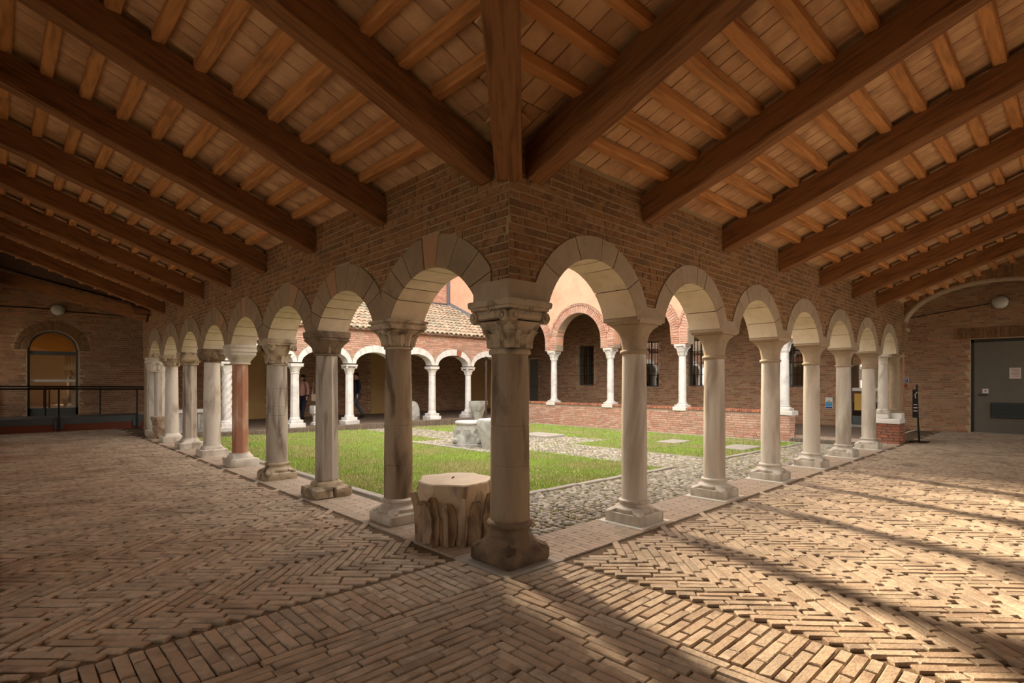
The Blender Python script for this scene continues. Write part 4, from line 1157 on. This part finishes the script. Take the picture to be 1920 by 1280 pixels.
# inner soffits in pale plaster
mb = MB()
for a, b in zip(GC[:-1], GC[1:]):
    c = (a+b)/2; r = (a-b)/2-.27; vs = []; n = 20
    prof = [(r, 2.44)]+[(r*math.cos(math.pi*i/n), zc+r*math.sin(math.pi*i/n)) for i in range(n+1)]+[(-r, 2.44)]
    for yy, z in prof: vs += [(CX-.012, c+yy, z), (CX+.35, c+yy, z), (CX+.35, c+yy*1.02, z+.012), (CX-.012, c+yy*1.02, z+.012)]
    fs = []
    for i in range(len(prof)-1): p, q = i*4, i*4+4; fs += [(p, q, q+1, p+1), (p, p+3, q+3, q), (p+1, q+1, q+2, p+2)]
    mb.add(vs, fs, .5)
mb.build('plaster_soffit', mCMORT, wg)
def gb(mb): bevbox(mb, (0,0,.03), (.34,.34,.06), .006, 0, .5); loft(mb, attic(.11, .06, .13, .165), 24, tone=.5)
def gs(mb): loft(mb, [(.13,.113,2),(.8,.112,2),(1.49,.103,2)], 24, tone=.5)
def gc_(mb):
    loft(mb, [(1.485,.104,2),(1.49,.12,2),(1.505,.12,2),(1.51,.106,2),(1.62,.112,2),(1.70,.135,3),(1.75,.155,5)], 24, tone=.5)
    for k in range(8): leaf(mb, k*math.pi/4, 1.515, 1.63, .106, .125, .045, .025)
    for k in range(4):
        a = math.pi/4+k*math.pi/2; leaf(mb, a, 1.52, 1.74, .108, .19, .03, .02); volute(mb, (.205*math.cos(a), .205*math.sin(a), 1.745), a+math.pi/2, .032, .05)
    loft(mb, [(1.76,.165,10),(1.775,.185,16),(1.83,.19,16),(1.835,.186,16)], 24, tone=.5)
g0 = None
gl_ = ['white column on the low red-capped wall, left of the first cream arcade column and farthest off', 'white column on the low red-capped wall, seen just left of the first cream arcade column', 'white column on the low red-capped wall, seen between the first and second cream arcade columns']
for i, y in enumerate((10.2, 7.71, 5.13)):
    if g0 is None: g0 = column(gl_[i], 'white columns on the low wall', CX+.17, y, .61, gb, gs, gc_, (mWHITE, mWHITE, mWHITE), near=False)
    else: copy_tree(g0, (CX+.17, y, .61), 0, gl_[i])
copy_tree(g0, (CX+.17, 12.45, .61), 0, 'white column at the far inner corner of the court, behind the dark corner column')
copy_tree(g0, (CX+.17, 2.28, .61), 0, 'white column at the near end of the low red-capped wall, mostly behind the third cream column')
# gallery floors
mb = MB(); box2(mb, (CX+.3,.28,-.2), (EX+.1,EY,0)); box2(mb, (.28,CY-.3,-.3), (CX+.3,EY,.0))
mb.build('gallery_floor', mGFLOOR, fl)
# brick kerb along both open gallery edges
kf = Field('kerb_brick', mKERBB, .004, .003, 300, 'kerb_brick_field')
x = .5
while x < CX: kf.add((x, CY-.36, gz(x, CY)-.03), (0,1,0), (0,0,1), .24, .058, .075+.013*x+.05, .02); x += .064
y = .45
while y < 2.05: kf.add((CX-.1, y, -.2), (1,0,0), (0,0,1), .24, .058, .15, .03); y += .064
kf.finish(fl)

# ================================================================== FAR (left-back) GALLERY
wf = empty('wall_courtyard_left', kind='structure')
FC = [0, 1.56, 3.36, 5.04, 6.62, 8.12, 9.72, 11.35]
T2 = .17; mb = MB(); vs = []; xs = []; x = -.1
while x < CX+.05: xs.append(x); x += .04
zc2 = 1.62
def par(x):
    for a, b in zip(FC[:-1], FC[1:]):
        if a <= x <= b: return (a+b)/2, (b-a)/2
    return (a+b)/2, (b-a)/2
def flow(x, extra=.1):
    c, h = par(x); r = h-.11+extra; d = abs(x-c); ztop = 2.27+extra; 
    r2 = min(r, h)
    return 1.9+(ztop-1.9)*math.sqrt(max(0, 1-(d/r2)**2)) if d < r2 else 1.9
for x in xs:
    z = flow(x); vs += [(x, CY-T2, z), (x, CY+T2, z), (x, CY+T2, 3.0), (x, CY-T2, 3.0)]
fs = []
for i in range(len(xs)-1): a, b = i*4, i*4+4; fs += [(a, b, b+3, a+3), (a+1, a+2, b+2, b+1), (a, a+1, b+1, b)]
mb.add(vs, fs); mb.build('wall_core', mCMORT, wf)
def fh(x, z): return z < flow(x, .22)
brick_face(wf, (.1, CY-T2, 1.92), (1,0,0), (0,-1,0), CX-.1, 1.08, mCBRICK, lambda u, z: fh(u+.1, z+1.92), limit=300)
for a, b in zip(FC[:-1], FC[1:]):
    c, h = (a+b)/2, (b-a)/2; nv = 9
    cuts = [0]+sorted((k+(R()-.5)*.4)/nv for k in range(1, nv))+[1]
    for k in range(nv):
        mb = MB(); vs = []
        for j in range(4):
            f = cuts[k]+(cuts[k+1]-cuts[k])*j/3; t = math.pi*f+(.006 if j == 0 else -.006 if j == 3 else 0)
            ri, ro = h-.13, h-.004; zi, zo = .37, .59
            xi, z1_ = ri*math.cos(t), 1.9+zi*math.sin(t); xo, z2_ = ro*math.cos(t), 1.9+zo*math.sin(t)
            for X, Z, dv in ((xi, z1_, -T2-.02), (xi, z1_, T2+.01), (xo, z2_, T2+.01), (xo, z2_, -T2-.02)): vs.append((c+X, CY+dv, Z))
        fs = [(0,3,2,1), (12,13,14,15)]
        for j in range(3):
            for q in range(4): fs.append((j*4+q, j*4+(q+1)%4, j*4+4+(q+1)%4, j*4+4+q))
        mb.add(vs, fs, 0); link('voussoir', mb.mesh('voussoir', mWHITE if not (abs(c-8.9) < .3 and k == 3) else mREDBR), wf)
def fb(mb): bevbox(mb, (0,0,.06), (.46,.46,.24), .01, 0, .5, .01); bevbox(mb, (0,0,.22), (.36,.36,.10), .01, 0, .5, .01); loft(mb, [(.27,.15,2),(.30,.155,2),(.33,.14,2),(.36,.12,2)], 24, tone=.5)
def fs_round(mb): loft(mb, [(.35,.115,2),(1.6,.105,2)], 24, tone=.5)
def fs_oct(mb): loft(mb, [(.35,.13,'o'),(1.6,.12,'o')], 32, tone=.5)
def fs_twist(mb): loft(mb, [(.35+k*.0625, .11, 5, k*.5) for k in range(21)], 32, tone=.5)
def fcp(mb): loft(mb, [(1.59,.115,2),(1.60,.13,2),(1.62,.13,2),(1.625,.115,2),(1.72,.125,4),(1.79,.155,10),(1.80,.185,20),(1.89,.195,20)], 24, tone=.5)
def fcv(mb):
    loft(mb, [(1.59,.11,2),(1.60,.125,2),(1.615,.125,2),(1.62,.108,2),(1.72,.12,2.5),(1.80,.15,5)], 24, tone=.5)
    for k in range(4):
        a = math.pi/4+k*math.pi/2; leaf(mb, a, 1.63, 1.80, .11, .19, .035, .02); volute(mb, (.21*math.cos(a), .21*math.sin(a), 1.80), a+math.pi/2, .035, .05)
    loft(mb, [(1.82,.17,12),(1.835,.19,20),(1.89,.195,20)], 24, tone=.5)
FL = [(1.56, fs_twist, fcv, 'white twisted column of the far gallery, seen left of the reddish column'),
      (3.36, fs_oct, fcp, 'white eight-sided column of the far gallery, in front of the person in pink'),
      (5.04, fs_oct, fcv, 'white scroll-capped column of the far gallery, in front of the person in the dark jacket'),
      (6.62, fs_round, fcp, 'white far-gallery column hidden behind the round leafy-capital column'),
      (8.12, fs_oct, fcp, 'white eight-sided far-gallery column with a plain capital, left of the round wellhead stone'),
      (9.72, fs_round, fcv, 'white round far-gallery column with a scroll capital, behind the round wellhead stone')]
for x, sh, cp, lb in FL:
    column(lb, 'white columns of the far gallery', x, CY, -.02, fb, sh, cp, (mWHITE, mWHITE, mWHITE), near=False)
# tiled roof
rf = empty('tiled_roof', kind='structure')
RY0, RZ0, RSL, RY1 = CY-.32, 2.975, .42, 16.28
mb = MB(); quad(mb, (-.5,RY0+.05,RZ0-.02), (CX,RY0+.05,RZ0-.02), (CX,RY1,RZ0-.02+RSL*(RY1-RY0)), (-.5,RY1,RZ0-.02+RSL*(RY1-RY0)))
quad(mb, (-.5,RY0+.05,RZ0-.06), (-.5,CY+.2,RZ0-.03), (CX,CY+.2,RZ0-.03), (CX,RY0+.05,RZ0-.06))
mb.build('roof_bed', mROOFT, rf)
def coppo(l, r0, r1, t=.014):
    vs = []; n = 6
    for k, (y, r) in enumerate(((0, r0), (l, r1))):
        for rr in (r, r-t):
            for i in range(n+1):
                a = math.pi*i/n; vs.append((rr*math.cos(a), y, rr*math.sin(a)*.85))
    fs = []; m_ = n+1
    for i in range(n):
        fs += [(i, 2*m_+i, 2*m_+i+1, i+1), (m_+i, m_+i+1, 3*m_+i+1, 3*m_+i), (i, i+1, m_+i+1, m_+i), (2*m_+i, 3*m_+i, 3*m_+i+1, 2*m_+i+1)]
    return vs, fs
tl = []
for i in range(58):
    x = CX-.09-i*.2
    for j in range(13):
        y = RY0+j*.335
        if y < RY1-.05: tl.append((x+(R()-.5)*.02, y+(R()-.5)*.03))
tl.sort(key=lambda p: abs(p[0]-8.0)+.3*(p[1]-RY0))
tms = []
for _ in range(8):
    m_ = MB(); m_.add(*coppo(.42, .092+(R()-.5)*.006, .075), tone=0); tms.append(m_.mesh('roof_tile', mROOFT))
mb = MB(); A = math.atan(RSL)
for k, (x, y) in enumerate(tl):
    z = RZ0+RSL*(y-RY0)+.012; mtx = Matrix.Translation((x, y, z)) @ Matrix.Rotation(A-.05, 4, 'X') @ Matrix.Rotation((R()-.5)*.06, 4, 'Z')
    if k < 300: link('roof_tile', random.choice(tms), rf, None, mtx)
    else:
        vs, fs = coppo(.42, .092, .075); mb.add([mtx @ Vector(v) for v in vs], fs)
mb.build('roof_tile_field', mROOFT, rf, kind='stuff')
mb = MB()
for x0, y0, x1, y1 in ((CX-.03, RY0+.3, CX-.03, RY1),):
    z0, z1 = RZ0+RSL*(y0-RY0)+.07, RZ0+RSL*(y1-RY0)+.07
    mb.add([(x0-.1,y0,z0-.02), (x0+.02,y0,z0+.1), (x1+.02,y1,z1+.12), (x1-.1,y1,z1-.02)], [(0,1,2,3), (3,2,1,0)])
mb.add([(0,RY1-.12,RZ0+RSL*(RY1-RY0)), (CX,RY1-.12,RZ0+RSL*(RY1-RY0)), (CX,RY1+.01,RZ0+RSL*(RY1-RY0)+.12), (0,RY1+.01,RZ0+RSL*(RY1-RY0)+.12)], [(0,1,2,3), (3,2,1,0)])
mb.build('lead_flashing', flat('grey_lead', s(96,98,100), .5), rf)
# tall building behind the far gallery
wc = empty('wall_church', kind='structure')
mb = MB(); box2(mb, (-9, RY1, 4.45), (CX, RY1+.4, 12.3)); mb.build('wall_core', mCMORT, wc)
brick_face(wc, (9.6, RY1, 4.6), (1,0,0), (0,-1,0), 1.98, 2.4, mCBRICK, limit=100)
dp = MB(); tube(dp, [(CX-.09, RY1-.07, 4.62), (CX-.09, RY1-.07, 11.5)], .055, 10)
o = dp.build('downpipe', flat('grey_pipe', s(92,92,94), .5)); tag(o, 'grey vertical rainwater pipe on the pink wall above the tiled roof', 'pipe')

# ================================================================== STONES
# carved capital fragment beside the corner column
sf = empty('carved_stone_block', (.045, .74, .0), .35, 'large broken leaf-carved stone capital standing beside the dark corner column', 'stone block')
mb = MB(); n = 48; secs = []
def frag(th, u):
    lob = .022*math.cos(8*th)*(.3+.9*u)+.012*math.sin(3*th+1.)
    return (.272+.055*u**2)+lob*.7
vs = []; zs_ = [0,.02,.08,.16,.24,.31,.36,.40,.425,.45,.49,.505]
for z in zs_:
    u = z/.505
    for i in range(n):
        th = 2*math.pi*i/n
        r = frag(th, u)
        if z >= .42: r = .315/max(abs(math.cos((th % (math.pi/4))-math.pi/8)), .1)*.965 + .014*math.sin(5*th)
        if z < .03: r *= .94+z
        r += (R()-.5)*.007
        vs.append((r*math.cos(th), r*math.sin(th), z if z else 0))
fs = [tuple(range(n-1,-1,-1)), tuple(range((len(zs_)-1)*n, len(zs_)*n))]
for k in range(len(zs_)-1):
    for i in range(n): fs.append((k*n+i, k*n+(i+1)%n, (k+1)*n+(i+1)%n, (k+1)*n+i))
mb.add(vs, fs, .5); o = mb.build('block', mBLKS if False else M('brown_veined_marble', [s(168,142,110), s(196,172,140), s(182,156,124)], 5, .5, .6, .3, 30, stain=s(78,60,44), stain_amt=.85, stain_scale=6, stretch=(1,1,.4)), sf); autosmooth(o, 40)
mb = MB()
for k in range(8):
    a = k*math.pi/4+math.pi/8; leaf(mb, a, .01, .37, .262, .285, .05, .045, t=.022, ny=9)
for k in range(8): leaf(mb, k*math.pi/4, .01, .42, .264, .30, .028, .03, t=.03, ny=9); leaf(mb, k*math.pi/4+.2, .01, .25, .262, .27, .022, .02, t=.016, ny=9)
autosmooth(mb.build('leaf_carving', M('brown_leaf_carving', [s(150,124,94), s(186,160,128)], 6, .5, .65, .3, 30, stain=s(70,52,38), stain_amt=.85, stain_scale=7, stretch=(1,1,.4)), sf), 50)
mb = MB(); ns = 48; tv = []
for zz, kk in ((.500, 1.0), (.512, .985)):
    for i in range(ns):
        th = 2*math.pi*i/ns; r = (.315/max(abs(math.cos((th % (math.pi/4))-math.pi/8)), .1)*.965+.014*math.sin(5*th))*kk+(R()-.5)*.006
        tv.append((r*math.cos(th), r*math.sin(th), zz))
mb.add(tv, [(i, (i+1)%ns, ns+(i+1)%ns, ns+i) for i in range(ns)]+[tuple(range(ns, 2*ns))], .5)
mb.build('skylit_top_face', M('skylit_top_stone', [s(222,206,182), s(236,222,200)], 8, .5, .85, .4, 60, piece=False), sf)  # top coloured paler to carry the sky light falling on it
mb = MB(); box(mb, (.03,.04,.5125), (.09,.018,.002), .4); mb.build('slot', mDARKR, sf)
# wellhead-like stone
def stone_round(name, loc, lb, cat):
    o = empty(name, loc, .3, lb, cat)
    mb = MB(); bevbox(mb, (0,0,.04), (.68,.68,.08), .01, .5, .5, .01); mb.build('plinth', mCARV, o)
    mb = MB(); loft(mb, [(.08,.33,6,.5),(.16,.31,4,.5),(.26,.30,3,.5),(.36,.275,2),(.44,.262,2),(.5,.262,2)], 40, tone=.5, wob=.02)
    for k in range(8): leaf(mb, k*math.pi/4+.5, .14, .42, .29, .30, .07, .02, t=.016)
    for k in range(4): a = .5+math.pi/4+k*math.pi/2; bevbox(mb, (.36*math.cos(a), .36*math.sin(a), .14), (.15,.15,.13), .03, a, .5, .02)
    autosmooth(mb.build('carved_body', mCARV, o), 45)
    mb = MB(); loft(mb, [(.49,.262,2),(.50,.285,2),(.52,.295,2),(.545,.292,2),(.56,.275,2)], 40, tone=.5); autosmooth(mb.build('rim', mWHITE, o), 40)
mCARV = M('pale_weathered_carving', [s(150,146,136), s(186,182,172), s(168,164,154)], 8, .5, .8, .5, 40, stain=s(112,108,98), stain_amt=.6, stain_scale=4)
stone_round('carved_wellhead', (4.80, 6.47, gz(4.8,6.5)), 'round white-rimmed carved stone wellhead on the cobbles left of the corner column', 'stone')
o = empty('broken_column_block', (4.90, 5.72, gz(4.9,5.7)), .2, 'tapering pale stone block on the cobbles, half hidden by the corner column', 'stone')
mb = MB(); loft(mb, [(0,.20,6),(.12,.22,6),(.35,.27,6),(.58,.29,8),(.62,.27,8)], 32, tone=.5, wob=.05); autosmooth(mb.build('block', mCARV, o), 45)
mb = MB(); loft(mb, [(.615,.27,8),(.635,.262,8)], 32, tone=.5, wob=.03); mb.build('white_top', mWHITE, o)
# stone funnel / corbel and iron well post
o = empty('stone_corbel', (9.75, 12.05, gz(9.75,12)), .3, 'tall funnel-shaped stone corbel standing at the far gallery edge by the iron post', 'stone')
mb = MB(); loft(mb, [(0,.10,8),(.2,.11,8),(.45,.17,8),(.62,.24,10),(.70,.26,14),(.82,.26,14)], 32, tone=.5, wob=.02); autosmooth(mb.build('corbel', mCARV, o), 40)
o = empty('iron_well_post', (9.35, 11.15, gz(9.35,11.1)), 0, 'slim rusty iron post with curled top next to the corner column', 'post')
mb = MB(); tube(mb, [(0,0,0), (0,0,2.25)], .035, 8); mb.build('post', flat('rusty_iron', s(84,64,54), .7, .3), o)
mb = MB()
tube(mb, [(-.02+.09*math.cos(t*.5)*(1-t*.06), 0, 2.28+.09*math.sin(t*.5)*(1-t*.06)) for t in range(16)], .022, 6)
for k in range(3): tube(mb, [(-.06,0,2.1-k*.09), (-.1,0,2.06-k*.09), (-.06,0,2.02-k*.09)], .014, 6)
mb.build('scroll', mIRON, o, kind='stuff')
# vessel fragment beside the clustered pier
o = empty('carved_corbel_stone', (-.02, 12.05, 0), .2, 'carved stone capital on the floor in front of the clustered far pier', 'stone')
mb = MB(); loft(mb, [(0,.06,3),(.04,.10,2),(.12,.14,2),(.22,.17,2.5),(.30,.165,3),(.34,.15,6),(.44,.17,10),(.46,.175,14),(.52,.175,14)], 32, tone=.5, wob=.02)
for k in range(8): leaf(mb, k*math.pi/4, .05, .24, .12, .16, .05, .02); leaf(mb, k*math.pi/4+.4, .33, .46, .15, .165, .045, .015)
autosmooth(mb.build('carved_body', M('tan_carving', [s(150,128,104), s(178,156,130)], 9, .5, .8, .4, 40, stain=s(104,84,64), stain_amt=.6, stain_scale=6), o), 40)
# fluted sarcophagus panel
o = empty('fluted_stone_chest', (.95, 13.5, 0), 0, 'long fluted grey stone chest standing behind the slim eight-sided columns', 'stone chest')
mb = MB(); box2(mb, (-.55,-.2,.05), (.55,.25,.52)); box2(mb, (-.6,-.25,0), (.6,.3,.06)); mb.build('chest', mCARV, o)
mb = MB(); bevbox(mb, (0,.02,.56), (1.22,.56,.09), .012); mb.build('lid', mWHITE, o)
for k in range(14):
    mb = MB(); box(mb, (-.5+k*.077,-.205,.29), (.04,.03,.38)); mb.build('fluting_rib', mCARV, o)
# small pedestal stone left of octagonal column, rough stone by the far column
o = empty('small_stone_pedestal', (4.35, 13.5, 0), .2, 'small white stone pedestal on the far gallery floor beside the grey eight-sided column', 'stone')
mb = MB(); loft(mb, [(0,.11,8),(.06,.11,8),(.10,.075,2),(.30,.08,2),(.36,.13,8),(.58,.13,8),(.60,.12,8)], 24, tone=.5, wob=.03); autosmooth(mb.build('pedestal', mWHITE, o), 40)
o = empty('rough_stone_fragment', (7.75, 13.3, 0), .2, 'rough upright grey stone fragment leaning by the round leafy-capital column', 'stone')
mb = MB(); loft(mb, [(0,.24,3),(.15,.26,3),(.4,.24,3),(.6,.17,3),(.66,.09,2)], 18, tone=.5, wob=.14); mb.build('stone', mCARV, o)

# ================================================================== PEOPLE
def skin_body(name, verts, edges, radii, mat_, parent, sub=2, root=0):
    me = bpy.data.meshes.new(name); me.from_pydata(verts, edges, []); me.materials.append(mat_)
    o = bpy.data.objects.new(name, me); C.objects.link(o); o.parent = parent
    m = o.modifiers.new('skin', 'SKIN'); m.use_smooth_shade = True
    for i, r in enumerate(radii):
        me.skin_vertices[0].data[i].radius = (r if isinstance(r, tuple) else (r, r))
    me.skin_vertices[0].data[root].use_root = True
    m2 = o.modifiers.new('sub', 'SUBSURF'); m2.levels = sub; m2.render_levels = sub
    return o
def person(loc, rz, lb, top, legs_m, man=True, H_=1.68):
    p = empty('person', loc, rz, lb, 'person'); p.scale = (H_/1.70,)*3
    # faces +X ; y is left
    fr, bk = (.36, -.34) if man else (.16, -.14)
    hipz = .90
    legs = [(0,0,hipz), (.0,.09,hipz-.05), (fr*.55,.10,.50), (fr,.10,.10), (.0,-.09,hipz-.05), (bk*.25,-.10,.49), (bk,-.10,.13)]
    skin_body('trousers', legs, [(0,1),(1,2),(2,3),(0,4),(4,5),(5,6)], [.13,.10,.070,.055,.10,.070,.055], legs_m, p)
    for x, y, z in ((fr+.02,.10,.0), (bk+.0,-.10,.02)):
        skin_body('shoe', [(x-.05,y,z+.06), (x+.05,y,z+.05), (x+.17,y,z+.035)], [(0,1),(1,2)], [.045,.045,.035], mSHOE, p, 1)
    body = [(0,0,.88), (.0,0,1.05), (.01,0,1.28), (0,0,1.42), (.0,.17,1.40), (-.03 if man else .0,.24,1.16), (.06,.25,.95), (.0,-.17,1.40), (-.10,-.25,1.16), (.02,-.26,.93)]
    skin_body('jacket' if man else 'top', body, [(0,1),(1,2),(2,3),(3,4),(4,5),(5,6),(3,7),(7,8),(8,9)], [(.15,.12),(.14,.12),(.15,.12),(.09,.08),.065,.052,.04,.065,.052,.04], top, p)
    head = [(0,0,1.40), (.01,0,1.48), (.015,0,1.56), (.02,0,1.64)]
    skin_body('head', head, [(0,1),(1,2),(2,3)], [.05,.052,(.085,.075),(.075,.065)], mSKIN, p)
    mb = MB(); box(mb, (.108,0,1.555), (.03,.022,.035)); mb.build('nose', mSKIN, p)
    for q in (-1, 1):
        mb = MB(); loft(mb, [(-.006,.008,2),(.006,.008,2)], 8, (.098,.03*q,1.585), axis=Matrix.Rotation(math.pi/2, 3, 'Y')); mb.build('eye', mHAIR, p)
        mb = MB(); loft(mb, [(-.01,.02,2),(.01,.025,2)], 10, (.01,.083*q,1.565), axis=Matrix.Rotation(math.pi/2*q, 3, 'X')); mb.build('ear', mSKIN, p)
    mb = MB(); box(mb, (.098,0,1.515), (.012,.045,.01)); mb.build('mouth', flat('lips', s(150,90,80)), p)
    mb = MB(); zlow = 1.58 if man else 1.46
    loft(mb, [(zlow,.062,2),(zlow+.04,.085,2),(1.64,.092,2),(1.69,.075,2),(1.715,.035,2)], 20, (-.018,0,0), tone=.5); mb.build('hair', mHAIR, p, smooth=True)
    for (x, y, z) in ((.07,.25,.93), (.03,-.26,.91)):
        h = [(x,y,z), (x+.01,y,z-.05), (x+.02,y,z-.09)]; ed = [(0,1),(1,2)]; rr = [.022,.03,.026]
        for q in range(4):
            b = len(h); sx = -.025+q*.017; ln = (.06,.072,.068,.055)[q]
            h += [(x+.02+sx,y,z-.10-ln*.4), (x+.03+sx,y-.006,z-.10-ln)]; ed += [(2,b),(b,b+1)]; rr += [.009,.008]
        b = len(h); h += [(x+.045,y,z-.07), (x+.055,y,z-.11)]; ed += [(1,b),(b,b+1)]; rr += [.010,.009]
        skin_body('hand', h, ed, rr, mSKIN, p, 1)
    return p
ang = math.pi  # both walk towards -X
person((6.62, 15.2, 0), ang+.0, 'person in a dark jacket and grey trousers walking left in the far gallery', mJACK, mJEAN, True, 1.66)
pw = person((4.78, 15.5, 0), ang+.5, 'person in a dusty pink top and dark trousers walking in the far gallery', mPINK, mNAVY, False, 1.58)
bg_ = empty('shoulder_bag', (5.12, 15.32, 0), ang+.5, 'pale pink shoulder bag at the hip of the person in pink', 'bag')
mb = MB(); bevbox(mb, (0,0,.80), (.30,.10,.26), .03, 0, .5); mb.build('pouch', mBAG, bg_)
mb = MB(); tube(mb, [(-.12,0,.92), (-.05,.0,1.15), (.05,.0,1.32), (.08,0,1.15), (.12,0,.92)], .010, 6); mb.build('strap', mBAG, bg_)
